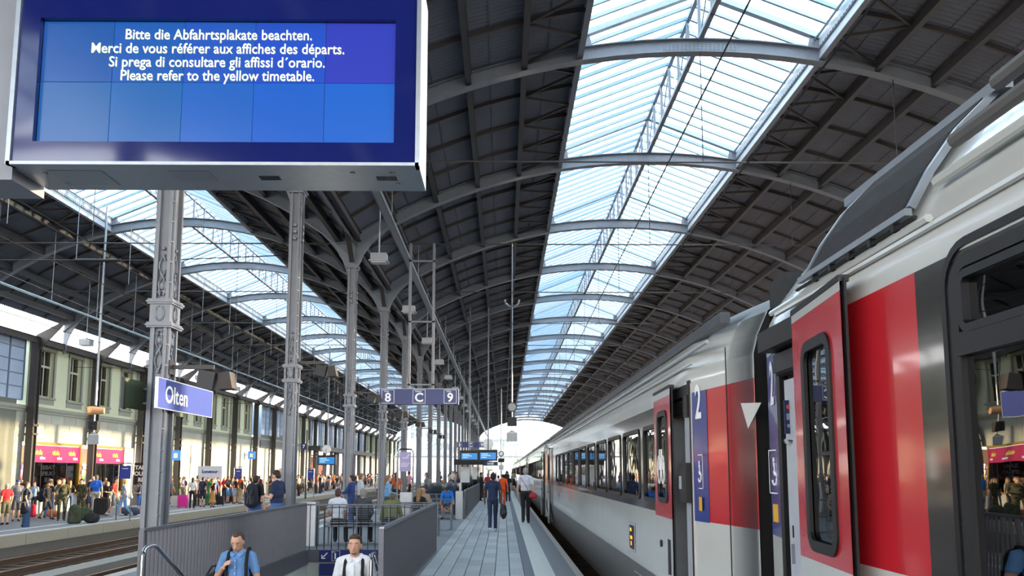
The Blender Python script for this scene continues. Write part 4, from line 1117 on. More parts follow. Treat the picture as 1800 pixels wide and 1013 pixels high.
MB().tube([(-17.8, 8, 8.35), (-17.8, 150, 8.35)], .05, 8).build('pipe', M('pale blue pipe', 'a8c0cc', .3, .4), pipe)
h1 = MB().tube([(-17.8, 0, 8.4), (-17.8, 0, 11.2)], .014, 5).build('pipe_hanger', GALV, pipe); h1.location = (0, 10, 0)
for k in range(1, 40): inst(h1, (0, 10+3.5*k, 0), pipe)
# vertical hanger rods seen against the left roof slope
rods = thing('hanger_rods', 'row of thin vertical rods hanging below the left roof slope', 'hanger rods', (-15.3, 60, 9.5))
r0 = MB().tube([(-15.3, 0, 9.3), (-15.3, 0, 11.75)], .012, 5).build('rod', GALV, rods); r0.location = (0, 12, 0)
for k in range(1, 34): inst(r0, (0, 12+4*k, 0), rods)
# overhead contact wires
def wire(pts, label, r=.012):
    o = MB().tube(pts, r, 5).build('contact_wire', BLKM, None, at=pts[0]); tag(o, label, 'wire')
wire([(-8.3, -16, 5.6), (-8.3, 60, 5.5), (-8.3, 196, 5.5)], 'overhead contact wire over the near left track')
wire([(-8.3, -16, 6.8), (-8.3, 26, 6.1), (-8.3, 61, 6.6), (-8.3, 196, 6.6)], 'upper catenary wire over the near left track', .014)
wire([(-12.1, -16, 5.6), (-12.1, 60, 5.5), (-12.1, 196, 5.5)], 'overhead contact wire over the far left track')
wire([(-12.1, -16, 7.0), (-12.1, 45, 6.1), (-12.1, 196, 6.8)], 'upper catenary wire over the far left track', .014)
wire([(3.09, -16, 5.6), (3.09, 212, 5.5)], 'overhead contact wire over the train')
wire([(3.3, -16, 8.6), (3.1, 60, 6.4), (3.09, 212, 6.6)], 'slanting catenary wire above the train roofs', .014)
for k, Y in enumerate((18.4, 39.4, 60.4, 81.4)):
    o = MB().tube([(-21.5, Y+.4, 6.9), (-12.1, Y+.4, 6.75), (-8.3, Y+.4, 6.75), (-5.0, Y+.4, 6.9)], .014, 5).tube([(-12.1, Y+.4, 6.75), (-12.1, Y+.4, 5.55)], .012, 5).tube([(-8.3, Y+.4, 6.75), (-8.3, Y+.4, 5.55)], .012, 5).tube([(-10.3, Y+.4, 6.75), (-9.2, Y+.4, 6.75)], .04, 8)
    ob_ = o.build('span_wire', BLKM, None, at=(-12, Y+.4, 6.8)); tag(ob_, 'span wire with insulator across the left tracks, %s from the viewer' % ('nearest', 'second', 'third', 'fourth')[k], 'wire')
# loudspeakers on arms of the columns
def speaker(Y, label, z=4.9, side=-1):
    s_ = thing('loudspeaker', label, 'loudspeaker', (-4.9+.9, Y, z), 'loudspeakers on column arms')
    X = -4.9
    MB().box(X+.135, X+.75, Y-.02, Y+.02, z+.18, z+.24).box(X+.135, X+.16, Y-.10, Y+.10, z+.1, z+.3).build('arm', DKSTEEL, s_)
    MB().prism([(X+.55, z-.08), (X+.78, z-.12), (X+.82, z+.12), (X+.58, z+.16)], 'y', Y-.14, Y+.10).build('speaker_box', BLKM, s_)
    MB().prism([(X+.84, z-.12), (X+1.05, z-.1), (X+1.0, z+.14), (X+.84, z+.12)], 'y', Y-.10, Y+.14).build('speaker_box', M('brown speaker box', '3c3431', .6), s_)
speaker(NY[4]-.02, 'pair of dark loudspeakers on an arm right of the nearest column', 2.98+0*1)
for i, Y in enumerate(NY[5:11]): speaker(Y-.02, 'dark loudspeaker on an arm of the %s column' % ordn[i], 4.0)
# ------------------------------------------------------------------ stair railings
LRX, RRX, RZT = -4.2, -1.46, 1.02
def slat_fence(X, y0, y1, label, gap):
    f_ = thing('stair_railing', label, 'railing', (X, (y0+y1)/2, 0))
    MB().box(X-.03, X+.03, y0, y1, RZT-.02, RZT+.02).build('top_rail', GALV if X > -2 else ANTH, f_)
    MB().box(X-.025, X+.025, y0, y1, .0, .06).box(X-.03, X+.03, y0-.02, y0+.03, -.05, RZT).box(X-.03, X+.03, y1-.03, y1+.02, -.05, RZT).box(X-.035, X+.035, y0, y1, -.26, -.02).build('frame', ANTH, f_)
    s0 = None; y = y0+.08
    while y < y1-.04:
        if s0 is None: s0 = MB().box(-.026, .026, -.005, .005, -.02, RZT-.02).build('slat', ANTH, f_, at=(0,0,0)); s0.location = (0, y-(y0+y1)/2, 0)
        else: inst(s0, (0, y-(y0+y1)/2, 0), f_)
        y += gap
    return f_
slat_fence(LRX, 9.45, 17.15, 'long dark slatted railing on the left side of the stairs', .115)
slat_fence(RRX, 9.72, 17.4, 'dark slatted railing on the right side of the stairs beside the walkway', .06)
bk = thing('stair_railing', 'thin-barred railing across the far end of the stairs behind the signs', 'railing', ((LRX+RRX)/2, 17.3, 0))
MB().box(LRX, RRX, 17.28, 17.32, RZT-.04, RZT-.01).box(LRX, RRX, 17.28, 17.32, .02, .05).build('rail', ANTH, bk)
b0_ = MB().tube([(0, 0, .02), (0, 0, RZT-.02)], .009, 6).build('bar', BLKM, bk, at=(0,0,0)); b0_.location = (-1.3, 0, 0)
for k in range(1, 18): inst(b0_, (-1.3+.155*k, 0, 0), bk)
def handrail(pts, label):
    h = thing('handrail', label, 'handrail', pts[1]); MB().tube(pts, .024, 12).build('tube', CHROME, h, smooth=True); return h
def bend(P, r=.10, n=5):
    out = [Vector(P[0])]
    for i in range(1, len(P)-1):
        a, b, c = Vector(P[i-1]), Vector(P[i]), Vector(P[i+1]); u = (a-b).normalized(); v = (c-b).normalized()
        for k in range(n+1):
            t = k/n; out.append((b+u*r)*(1-t)**2 + b*2*t*(1-t) + (b+v*r)*t**2)
    out.append(Vector(P[-1])); return out
handrail(bend([(-3.96, 8.95, -.3), (-3.96, 8.95, .86), (-3.96, 9.25, .88), (-3.96, 17.0, -3.4)], .12), 'steel handrail bending down into the stairs beside the left railing')
handrail(bend([(-1.72, 10.6, -.9), (-1.72, 10.6, .62), (-1.72, 10.9, .62), (-1.72, 17.0, -2.8)], .12), 'steel handrail at the right of the stairs beside the man in white')
MB().box(-1.60, -1.50, 10.5, 10.62, .2, .28)
# direction signs on the fascia over the stairs
def well_sign(y0, y1, label):
    a = px(561, y1, 17.15); b = px(671, y0, 17.15)
    s_ = sign('direction_sign', label, 'sign', None, ((a.x+b.x)/2, 17.15, a.z))
    MB().box(a.x, b.x, 17.12, 17.17, a.z, b.z).build('sign_panel', NAVY, s_); return s_, a, b
s1, a, b = well_sign(967, 987, 'upper blue sign with arrow and track numbers above the stairs')
text('1', .17, WHITE, s1, (px(589, 977, 17.1).x, 17.115, (a.z+b.z)/2-.015), bold=.006); text('12', .17, WHITE, s1, (px(632, 977, 17.1).x, 17.115, (a.z+b.z)/2-.015), bold=.004)
text('Gleis', .035, WHITE, s1, (px(585, 977, 17.1).x, 17.115, b.z-.04))
m = MB(); c_ = px(570, 977, 17.1); X, Z = c_.x, (a.z+b.z)/2
m.bar((X+.06, 17.115, Z+.06), (X-.05, 17.115, Z-.05), .006, .022, up=(0,0,1)).box(X-.065, X+.02, 17.11, 17.118, Z-.065, Z-.045).box(X-.065, X-.045, 17.11, 17.118, Z-.065, Z+.02)
bx = px(583, 977, 17.1).x; bw = .17
m.box(bx, bx+bw, 17.11, 17.118, b.z-.02, b.z-.014).box(bx, bx+bw, 17.11, 17.118, a.z+.014, a.z+.02).box(bx, bx+.006, 17.11, 17.118, a.z+.014, b.z-.014).box(bx+bw-.006, bx+bw, 17.11, 17.118, a.z+.014, b.z-.014)
m.build('arrow_and_border', WHITE, s1)
m = MB(); X = px(653, 977, 17.1).x; m.box(X-.05, X+.02, 17.11, 17.118, Z-.0, Z+.035).disc((X-.0, 17.114, Z-.03), .03, 'y', .008, 12); X = px(664, 977, 17.1).x
m.box(X-.05, X+.04, 17.11, 17.118, Z-.08, Z-.01); m.build('white_pictogram', WHITE, s1)
s2, a, b = well_sign(991, 1012, 'lower blue sign above the stairs, mostly hidden by the man in white')
text('Passage', .09, WHITE, s2, (px(660, 1004, 17.1).x-.05, 17.115, (a.z+b.z)/2-.05), bold=.002)
# ------------------------------------------------------------------ benches, windbreaks, posters
def bench(x0, x1, Y, label, face=1):
    b_ = thing('bench', label, 'bench', ((x0+x1)/2, Y, 0))
    m = MB()
    for z in (.88, .52): m.tube([(x0, Y-face*.22, z), (x1, Y-face*.22, z)], .018, 8)
    m.tube([(x0, Y-face*.2, .44), (x1, Y-face*.2, .44)], .018, 8); m.tube([(x0, Y+face*.25, .44), (x1, Y+face*.25, .44)], .018, 8)
    n = 3
    for i in range(n+1): x = x0+(x1-x0)*i/n; m.tube([(x, Y-face*.22, 0), (x, Y-face*.22, .9)], .02, 8); m.tube([(x, Y+face*.25, 0), (x, Y+face*.25, .44)], .02, 8)
    m.build('tube_frame', GALV, b_)
    s0 = MB().box(x0, x1, -.03, .03, .455, .47).build('seat_slat', M('bench mesh grey', '6b6f73', .5, .3), b_, at=(0,0,0)); s0.location = (-(x0+x1)/2, -.16, 0)
    for k in range(1, 6): inst(s0, (-(x0+x1)/2, -.16+.075*k, 0), b_)
    m = MB()
    for z in (.57, .62, .67, .72, .77, .82): m.box(x0+.02, x1-.02, Y-face*.22-.002, Y-face*.22+.002, z-.002, z+.002)
    m.build('back_wires', GALV, b_, kind='stuff')
    return b_
bench(-4.15, -1.9, 19.0, 'grey tube bench behind the stair railing with people sitting on it')
bench(-2.75, -1.85, 29.3, 'grey tube bench under the man in bright blue', -1)
MB_ = MB().box(-4.72, -4.32, 18.6, 19.0, 0, 1.0); o = MB_.build('concrete_bin', GALV, None, at=(-4.5, 18.8, 0)); tag(o, 'pale metal cabinet at the left end of the stair-end bench', 'cabinet')
# poster frames
def poster(x, Y, y0, y1, pw, ph0, ph1, colr, label, wd=.62):
    p_ = px(x, y0, Y); z1 = p_.z
    s_ = thing('poster_stand', label, 'poster stand', (p_.x, Y, 0)); X = p_.x; w2_ = wd/2
    MB().tube(bend([(X-w2_, Y, 0), (X-w2_, Y, z1), (X+w2_, Y, z1), (X+w2_, Y, 0)], .12), .022, 8).build('tube_frame', CHROME, s_, smooth=True)
    za = px(x, ph1, Y).z; zb = px(x, ph0, Y).z
    MB().box(X-w2_+.06, X+w2_-.06, Y-.03, Y, za, zb).build('poster_panel', colr, s_)
    W_ = wd-.12
    m = MB(); m.box(X-W_*.28, X+W_*.28, Y-.034, Y-.03, zb-.32*(zb-za), zb-.29*(zb-za)).box(X-W_*.4, X+W_*.4, Y-.034, Y-.03, zb-.6*(zb-za), zb-.58*(zb-za)).box(X-W_*.4, X+W_*.3, Y-.034, Y-.03, zb-.68*(zb-za), zb-.66*(zb-za)).box(X-W_*.4, X+W_*.2, Y-.034, Y-.03, zb-.75*(zb-za), zb-.73*(zb-za))
    m.tube([(X+.02, Y-.034, zb-.25*(zb-za)), (X+.1, Y-.034, zb-.21*(zb-za)), (X+.06, Y-.034, zb-.17*(zb-za)), (X+.13, Y-.034, zb-.14*(zb-za))], .012, 5)
    m.build('poster_print', WHITE, s_); return s_
pst = poster(713, 21.5, 790, 880, 0, 795, 829, M('lilac poster', 'a596bf', .4), 'lilac no-smoking poster in a tube frame between the columns', .42)
tb = px(714, 865, 21.5); MB().box(tb.x-.17, tb.x+.17, 21.52, 21.56, .55, 1.15).build('white_board', M('white board', 'dcdcdc', .5), pst)
DBL = M('deep blue poster', '27398f', .35)
for x, Y, y0, y1, lab in ((221, 33, 819, 842, 'dark blue no-smoking poster stand behind the blonde woman on the left platform'), (419.5, 52, 824, 845, 'dark blue poster stand in the crowd beside the coloured column ads'), (546, 62, 826, 842, 'dark blue poster stand in front of the red entrance')):
    p_ = px(x, y0, Y); s_ = thing('poster_stand', lab, 'poster stand', (p_.x, Y, LZ)); X = p_.x
    h_ = (px(x, y0, Y).z-px(x, y1, Y).z)
    MB().tube(bend([(X-.28, Y, LZ), (X-.28, Y, p_.z+.1), (X+.28, Y, p_.z+.1), (X+.28, Y, LZ)], .1), .025, 6).build('tube_frame', CHROME, s_)
    MB().box(X-.22, X+.22, Y-.03, Y, p_.z-h_, p_.z).build('poster_panel', DBL, s_); MB().box(X-.12, X+.12, Y-.034, Y-.03, p_.z-.25*h_, p_.z-.2*h_).build('poster_print', WHITE, s_)
p_ = px(731, 812, 40)
# white board with lettering among the crowd
p_ = px(369, 833, 50); s_ = thing('notice_board', 'pale notice board standing behind the crowd on the left platform', 'notice board', (p_.x, 50, LZ)); MB().box(p_.x-.75, p_.x+.75, 50, 50.06, 1.2, 2.05).build('board', M('pale board', 'dfe6ee', .5), s_); MB().box(p_.x-.7, p_.x-.64, 50, 50.06, LZ, 1.2).box(p_.x+.64, p_.x+.7, 50, 50.06, LZ, 1.2).build('board_post', GALV, s_); text('Lunetour', .26, DBL, s_, (p_.x, 49.98, 1.7), bold=.008)
# little blue projecting pictogram signs on the pilasters
for x, Yp, lab in ((309, 53.5, 'first'), (442, 70.3, 'second')):
    p_ = px(x, 800, Yp-1); s_ = thing('projecting_sign', 'small bright blue pictogram sign on the building, %s from the viewer' % lab, 'sign', (p_.x, Yp, p_.z))
    MB().box(p_.x-.3, p_.x+.3, Yp-1, Yp-.9, p_.z-.35, p_.z+.3).build('sign_panel', M('light blue sign', '3f8fe0', .3, emit=.5), s_); MB().box(p_.x-.13, p_.x+.13, Yp-1.02, Yp-1, p_.z-.2, p_.z+.12).build('pictogram', WHITE, s_)
    MB().box(FX, p_.x-.3, Yp-.97, Yp-.93, p_.z-.03, p_.z+.03).build('sign_arm', DKSTEEL, s_)
# black sign with white lettering behind the nearest column
p_ = px(247, 833, 44); s_ = thing('board_sign', 'black board with white words left of the nearest column', 'sign', (p_.x, 44, LZ))
MB().box(p_.x-.35, p_.x+.5, 44, 44.08, p_.z-.6, p_.z+.6).build('board', BLK, s_); MB().box(p_.x-.05, p_.x+.05, 44.02, 44.06, LZ, p_.z-.6).build('board_post', BLK, s_)
for i, t in enumerate(('TARE', 'OUFE', 'RE')): text(t, .3, WHITE, s_, (p_.x+.05, 43.98, p_.z+.32-.33*i), bold=.012)
# glass windbreak and second stair opening further along
wb = thing('windbreak', 'glass windbreak behind the man in bright blue', 'windbreak', (-2.1, 30.0, 0))
MB().box(-3.0, -1.6, 29.98, 30.0, .1, 1.25).build('glass_panel', glass('windbreak glass', 'b8ccd8', .5, .8, .05), wb)
MB().tube([(-3.0, 29.99, 1.27), (-1.6, 29.99, 1.27)], .02, 6).box(-1.64, -1.56, 29.93, 30.05, 0, 1.3).box(-3.05, -2.97, 29.93, 30.05, 0, 1.3).build('windbreak_frame', GALV, wb)
o = MB().box(-1.72, -1.46, 29.0, 29.5, 0, 1.0).build('ticket_box', GALV, None, at=(-1.6, 29.25, 0)); tag(o, 'pale metal cabinet at the foot of the far slatted fence', 'cabinet')
f2 = slat_fence(-1.4, 29.3, 50, 'farther dark slatted fence along the walkway', .11)
f3 = thing('stair_railing', 'dark sloping parapet panel behind the seated people', 'railing', (-3.9, 34, 0))
MB().prism([(-4.8, 0), (-2.9, 0), (-2.9, 1.0), (-4.8, .7)], 'y', 33.9, 34.0).build('panel', ANTH, f3)
# platform building with screens in the distance
kb_ = thing('platform_kiosk', 'dark flat-roofed platform kiosk in the distance below the twin screens', 'kiosk', (-3.2, 52, 0))
a = px(798, 822, 52); b = px(857, 815, 52)
MB().box(a.x, b.x, 52, 60, 2.15, 2.5).build('flat_roof', BLKM, kb_)
MB().box(a.x+.2, b.x-.3, 52.4, 59.8, 0, .5).build('plinth', DKSTEEL, kb_)
MB().box(a.x+.2, b.x-.3, 52.5, 52.52, .5, 2.15).box(b.x-.32, b.x-.3, 52.4, 59.8, .5, 2.15).build('glazing', GWIN, kb_)
m = MB()
for i in range(6): x = a.x+.2+(b.x-a.x-.5)*i/5; m.box(x-.03, x+.03, 52.4, 52.5, 0, 2.15)
m.build('post', BLKM, kb_); MB().box(a.x+.4, a.x+1.0, 52.38, 52.4, 1.0, 2.0).box(b.x-1.0, b.x-.7, 52.38, 52.4, 1.2, 2.0).build('notice', WHITE, kb_)
# small far mast with round sign
for (x, ys, lab) in ((881, 798, 'far slim mast with round and square railway signs'),):
    p_ = px(x, ys, 70); s_ = thing('signal_mast', lab, 'signal', (p_.x, 70, 0))
    MB().tube([(p_.x, 70, 0), (p_.x, 70, 9)], .05, 8).build('mast', GALV, s_); MB().disc((p_.x, 69.9, p_.z), .25, 'y', .05, 16).build('round_sign', BLK, s_); MB().disc((p_.x, 69.86, p_.z), .17, 'y', .04, 16).build('round_sign_face', WHITE, s_)
    MB().box(p_.x-.28, p_.x+.28, 69.85, 69.95, p_.z-.75, p_.z-.4).build('light_box', BLK, s_); MB().box(p_.x-.2, p_.x+.2, 69.85, 69.95, p_.z-1.4, p_.z-.95).build('square_sign', WHITE, s_)
# ------------------------------------------------------------------ buildings and trees beyond the hall, haze painted into their pale colours
PALE = M('pale haze-tinted plaster', 'f0ece4', .9, vary=.05); PALE2 = M('pale grey haze-tinted plaster', 'e6e9ec', .9, vary=.05); WDK = M('distant window', 'a9b6c2', .3)
def block(name, label, x0, x1, Y, z1, mat, nx, nz, depth=14):
    b_ = thing(name, label, 'building', ((x0+x1)/2, Y, -1))
    MB().box(x0, x1, Y, Y+depth, -1, z1).build('walls', mat, b_); MB().box(x0-.4, x1+.4, Y-.4, Y+depth, z1, z1+.5).build('roof', WDK, b_)
    w0 = None; sx_ = (x1-x0)/nx; sz_ = (z1-1)/nz
    for i in range(nx):
        for j in range(nz):
            c = ((x0+sx_*(i+.5)), 0, 1.2+sz_*(j+.45))
            if w0 is None: w0 = MB().box(-sx_*.22, sx_*.22, -.05, .05, -sz_*.3, sz_*.3).build('window', WDK, b_, at=(0,0,0)); w0.location = (c[0]-(x0+x1)/2, 0, c[2]+1)
            else: inst(w0, (c[0]-(x0+x1)/2, 0, c[2]+1), b_)
block('distant_building', 'pale grey office building beyond the left hall end', -26, -9.5, 205, 15, PALE2, 9, 5)
block('distant_building', 'cream building beyond the middle of the station end', -7, 3, 240, 11, PALE, 5, 3)
block('distant_building', 'low pale building beyond the right part of the station end', 6, 24, 260, 9, PALE2, 8, 3)
block('distant_building', 'cream station wing with tall narrow windows past the glazed entrance', -24.5, -22.4, 176, 9, PALE, 2, 3, 24)
TREE = M('haze-tinted foliage', 'c2cdb9', .9, 0, .5, 2, .3)  # foliage colour whitened to paint in the haze
rnd = random.Random(3)
for i, (x, Y, r) in enumerate(((-4, 218, 4.2), (5, 226, 4.4), (13, 228, 4), (-5, 200, 3.0))):
    t_ = thing('tree', 'hazy round tree beyond the station end, %s from the left' % ('second', 'third', 'fourth', 'first')[i], 'tree', (x, Y, -1))
    m = MB()
    for k in range(26):
        a_, b_, c_ = rnd.uniform(-1, 1), rnd.uniform(-1, 1), rnd.uniform(-.7, 1)
        m.ball((x+a_*r*.7, Y+b_*r*.7, r*1.1+1+c_*r*.7), r*rnd.uniform(.25, .45), 8, 5)
    m.build('crown', TREE, t_); MB().tube([(x, Y, -1), (x, Y, r*1.2)], .3, 8).build('trunk', DKSTEEL, t_)
# ------------------------------------------------------------------ people
import numpy as np
def ground(x, y, z=0.0):
    d = _fw + _ex*((x-900)/1400.0) - _up*((y-670)/1400.0); k = (z-EYE)/d.z
    return Vector((0,0,EYE)) + d*k
SKIN = {'light': 'd9a488', 'tan': 'b98062', 'dark': '6e4732'}
class Prim:
    def __init__(s): s.caps = []; s.ell = []
    def cap(s, lab, p, q, r1, r2): s.caps.append((lab, Vector(p), Vector(q), r1, r2))
    def el(s, lab, c, r, M_=None): s.ell.append((lab, Vector(c), Vector(r), M_ or Matrix.Identity(3)))
def sphere_verts(n=12, m=8):
    V = []; F = []
    for i in range(m+1):
        ph = pi*i/m
        for j in range(n): t = 2*pi*j/n; V.append(Vector((sin(ph)*cos(t), sin(ph)*sin(t), cos(ph))))
    for i in range(m):
        for j in range(n): F.append((i*n+j, (i+1)*n+j, (i+1)*n+(j+1) % n, i*n+(j+1) % n))
    return V, F
SV, SF = sphere_verts()
def prim_mesh(P, name='raw'):
    V = []; F = []
    for lab, p, q, r1, r2 in P.caps:
        d = q-p; L = d.length; Rm = d.to_track_quat('Z', 'X').to_matrix() if L > 1e-6 else Matrix.Identity(3)
        n = len(V)
        for v in SV:
            r = r2 if v.z >= 0 else r1; c = q if v.z >= 0 else p
            V.append(c + Rm @ (v*r))
        # equator rows belong to both ends: good enough hull of a tapered capsule
        F += [tuple(n+i for i in f) for f in SF]
    for lab, c, r, Mx in P.ell:
        n = len(V)
        for v in SV: V.append(c + Mx @ Vector((v.x*r.x, v.y*r.y, v.z*r.z)))
        F += [tuple(n+i for i in f) for f in SF]
    me = bpy.data.meshes.new(name); me.from_pydata([tuple(v) for v in V], [], F)
    bm = bmesh.new(); bm.from_mesh(me); bmesh.ops.remove_doubles(bm, verts=bm.verts, dist=1e-6); bmesh.ops.recalc_face_normals(bm, faces=bm.faces); bm.to_mesh(me); bm.free()
    return me
def remesh(P, vox, name, smooth=4):
    me = prim_mesh(P); o = bpy.data.objects.new('tmp', me); COL.objects.link(o)
    r = o.modifiers.new('r', 'REMESH'); r.mode = 'VOXEL'; r.voxel_size = vox; r.use_smooth_shade = True
    sm = o.modifiers.new('s', 'SMOOTH'); sm.iterations = smooth; sm.factor = .5
    dg = bpy.context.evaluated_depsgraph_get(); dg.update()
    out = bpy.data.meshes.new_from_object(o.evaluated_get(dg)); out.name = name
    bpy.data.objects.remove(o); bpy.data.meshes.remove(me)
    # label each face by its nearest primitive
    nf = len(out.polygons); C = np.zeros(nf*3, dtype=np.float32); out.polygons.foreach_get('center', C); C = C.reshape(-1, 3)
    best = np.full(nf, 1e9); lab = np.zeros(nf, dtype=np.int32)
    for l, p, q, r1, r2 in P.caps:
        p_, q_ = np.array(p), np.array(q); d = q_-p_; L2 = max(1e-9, d.dot(d)); t = np.clip(((C-p_)@d)/L2, 0, 1)
        D = np.linalg.norm(C-(p_+t[:, None]*d), axis=1)-(r1+(r2-r1)*t); k = D < best; best[k] = D[k]; lab[k] = l
    for l, c, r, Mx in P.ell:
        Rm = np.array(Mx); loc = (C-np.array(c))@Rm; D = (np.linalg.norm(loc/np.array(r), axis=1)-1)*min(r); k = D < best; best[k] = D[k]; lab[k] = l
    out.polygons.foreach_set('material_index', lab); out.polygons.foreach_set('use_smooth', [True]*nf)
    return out
SK, TOP, BOT, SHOE = 0, 1, 2, 3
BASE = dict(hipL=(-.09,0,.92), hipR=(.09,0,.92), kneeL=(-.10,.02,.50), kneeR=(.10,.02,.50), ankL=(-.10,-.02,.09), ankR=(.10,-.02,.09),
            shL=(-.168,-.01,1.42), shR=(.168,-.01,1.42), elL=(-.222,-.04,1.13), elR=(.222,-.04,1.13), wrL=(-.23,.04,.90), wrR=(.23,.04,.90), lean=0, nod=0, turn=0, sit=False)
POSES = {
 'stand': {}, 'contrapposto': dict(kneeL=(-.12,.07,.50), ankL=(-.14,.03,.09), elR=(.27,-.06,1.14), wrR=(.2,.12,1.02)),
 'walk': dict(kneeL=(-.09,.20,.52), ankL=(-.09,.26,.12), kneeR=(.09,-.03,.50), ankR=(.09,-.30,.16), elL=(-.24,-.12,1.14), wrL=(-.24,-.08,.90), elR=(.24,.02,1.14), wrR=(.22,.2,.97)),
 'walk2': dict(kneeR=(.08,.14,.50), ankR=(.08,.12,.09), kneeL=(-.08,0,.50), ankL=(-.08,-.16,.13), elR=(.25,-.08,1.14), wrR=(.26,-.06,.88), elL=(-.25,0,1.14), wrL=(-.24,.1,.91)),
 'phone': dict(elR=(.23,.0,1.14), wrR=(.06,.24,1.20), elL=(-.23,.0,1.14), wrL=(-.05,.24,1.16), nod=22),
 'talk': dict(elR=(.25,.02,1.15), wrR=(.16,.25,1.10), nod=5),
 'smoke': dict(elR=(.27,.10,1.20), wrR=(.08,.22,1.44), elL=(-.25,-.03,1.14), wrL=(-.2,.16,1.02)),
 'hips': dict(elR=(.36,-.08,1.18), wrR=(.20,.02,1.03), elL=(-.36,-.08,1.18), wrL=(-.20,.02,1.03)),
 'reach': dict(elL=(-.25,.10,1.18), wrL=(-.16,.34,1.12), elR=(.25,.1,1.18), wrR=(.16,.34,1.14)),
 'sit': dict(sit=True, kneeL=(-.13,.44,.50), kneeR=(.13,.44,.50), ankL=(-.13,.46,.09), ankR=(.13,.46,.09), elL=(-.23,.05,1.16), wrL=(-.12,.28,1.02), elR=(.23,.05,1.16), wrR=(.12,.28,1.02), lean=6),
 'sitdown': dict(sit=True, kneeL=(-.17,.44,.50), kneeR=(.17,.44,.50), ankL=(-.17,.42,.09), ankR=(.17,.42,.09), elL=(-.25,.24,1.10), wrL=(-.06,.46,.98), elR=(.25,.24,1.10), wrR=(.06,.46,.98), lean=28, nod=35),
}
def build_body(pose, vox=.02, sleeves='short', legs='long', female=False, fat=1.0, fingers=False):
    J = dict(BASE); J.update(POSES[pose] if isinstance(pose, str) else pose)
    g = {k: Vector(v) for k, v in J.items() if isinstance(v, tuple)}
    P = Prim(); sit = J['sit']; dz = Vector((0,0,-.40)) if sit else Vector((0,0,0))
    piv = Vector((0,0,.95)); Rl = Matrix.Rotation(-radians(J['lean']), 3, 'X')
    def U(v): return piv + Rl @ (Vector(v)-piv) + dz       # upper body point
    w_ = .92 if female else 1.0
    # torso
    f = fat
    P.el(BOT, Vector((0,0,.95))+dz, (.155*w_*f*(1.08 if female else 1), .112*f, .11))
    P.el(TOP, U((0,.012*f,1.07)), (.142*w_*f, .108*f, .13), Rl); P.el(TOP, U((0,.005,1.20)), (.150*w_*f, .110*f, .15), Rl)
    P.el(TOP, U((0,0,1.33)), (.158*w_, .108, .13), Rl); P.cap(TOP, U(g['shL']*1 if False else (g['shL'].x*.8*w_, -.01, 1.415)), U((g['shR'].x*.8*w_, -.01, 1.415)), .062, .062)
    if female:
        for s in (-1, 1): P.el(TOP, U((s*.07,.085,1.29)), (.06,.055,.06), Rl)
    P.el(TOP, U((0,-.015,1.46)), (.085,.07,.04), Rl)
    # neck and head
    P.cap(SK, U((0,-.01,1.45)), U((0,.01,1.55)), .056, .052)
    for s in (-1, 1): P.cap(TOP, U((s*.045,-.02,1.47)), U((s*.13*w_,-.015,1.44)), .045, .055)
    hp = U((0,.012,1.515)); Rh = Rl @ Matrix.Rotation(radians(J['turn']), 3, 'Z') @ Matrix.Rotation(-radians(J['nod']), 3, 'X')
    def H(v): return hp + Rh @ (Vector(v)*.96)
    P.el(SK, H((0,.005,.115)), (.074,.092,.105), Rh); P.el(SK, H((0,.035,.045)), (.056,.06,.062), Rh); P.el(SK, H((0,.062,.018)), (.032,.028,.026), Rh)
    P.cap(SK, H((0,.095,.105)), H((0,.112,.068)), .010, .016); P.cap(SK, H((-.035,.083,.125)), H((.035,.083,.125)), .014, .014)
    for s in (-1, 1): P.el(SK, H((s*.077,-.002,.085)), (.012,.022,.034), Rh)
    P.el(SK, H((0,.092,.040)), (.026,.014,.011), Rh)
    # arms
    for s, k in ((-1, 'L'), (1, 'R')):
        sh, el, wr = U((g['sh'+k].x*w_, g['sh'+k].y, g['sh'+k].z)), U(g['el'+k]), U(g['wr'+k])
        P.cap(SK, sh, el, .050*w_, .040*w_); P.cap(SK, el, wr, .041*w_, .027)
        if sleeves == 'short': P.cap(TOP, sh, sh.lerp(el, .62), .058*w_, .056*w_)
        elif sleeves == 'long': P.cap(TOP, sh, el, .062*w_, .052); P.cap(TOP, el, el.lerp(wr, .95), .052, .040)
        else: P.cap(TOP, sh, sh, .056, .056)
        d = (wr-el).normalized(); side = Vector((s, 0, 0)); n_ = d.cross(side)
        if n_.length < .1: n_ = Vector((0,1,0))
        n_.normalize(); a = n_.cross(d).normalized()     # a: across the palm
        if fingers:
            # palm normal roughly sideways: fingers spread front-back
            across = n_; pal = wr+d*.045
            for t in (-1, -.33, .33, 1): P.cap(SK, wr, wr+d*.085+across*t*.026, .016, .013)
            for t, L in ((-1, .058), (-.33, .072), (.33, .078), (1, .068)):
                b0 = wr+d*.085+across*t*.028; b1 = b0+d*L*.5+side*(-s*.014)+across*t*.003; b2 = b1+d*L*.38+side*(-s*.034)
                P.cap(SK, b0, b1, .0095, .009); P.cap(SK, b1, b2, .009, .0078)
            th = wr+d*.03+across*.022; P.cap(SK, th, th+across*.032+d*.03, .012, .0105); P.cap(SK, th+across*.032+d*.03, th+across*.042+d*.062+side*(-s*.012), .0105, .009)
        else:
            P.cap(SK, wr, wr+d*.07, .028, .030); P.cap(SK, wr+d*.08, wr+d*.15-side*s*.015, .024, .015); P.cap(SK, wr+d*.03, wr+d*.07+n_*.045, .014, .012)
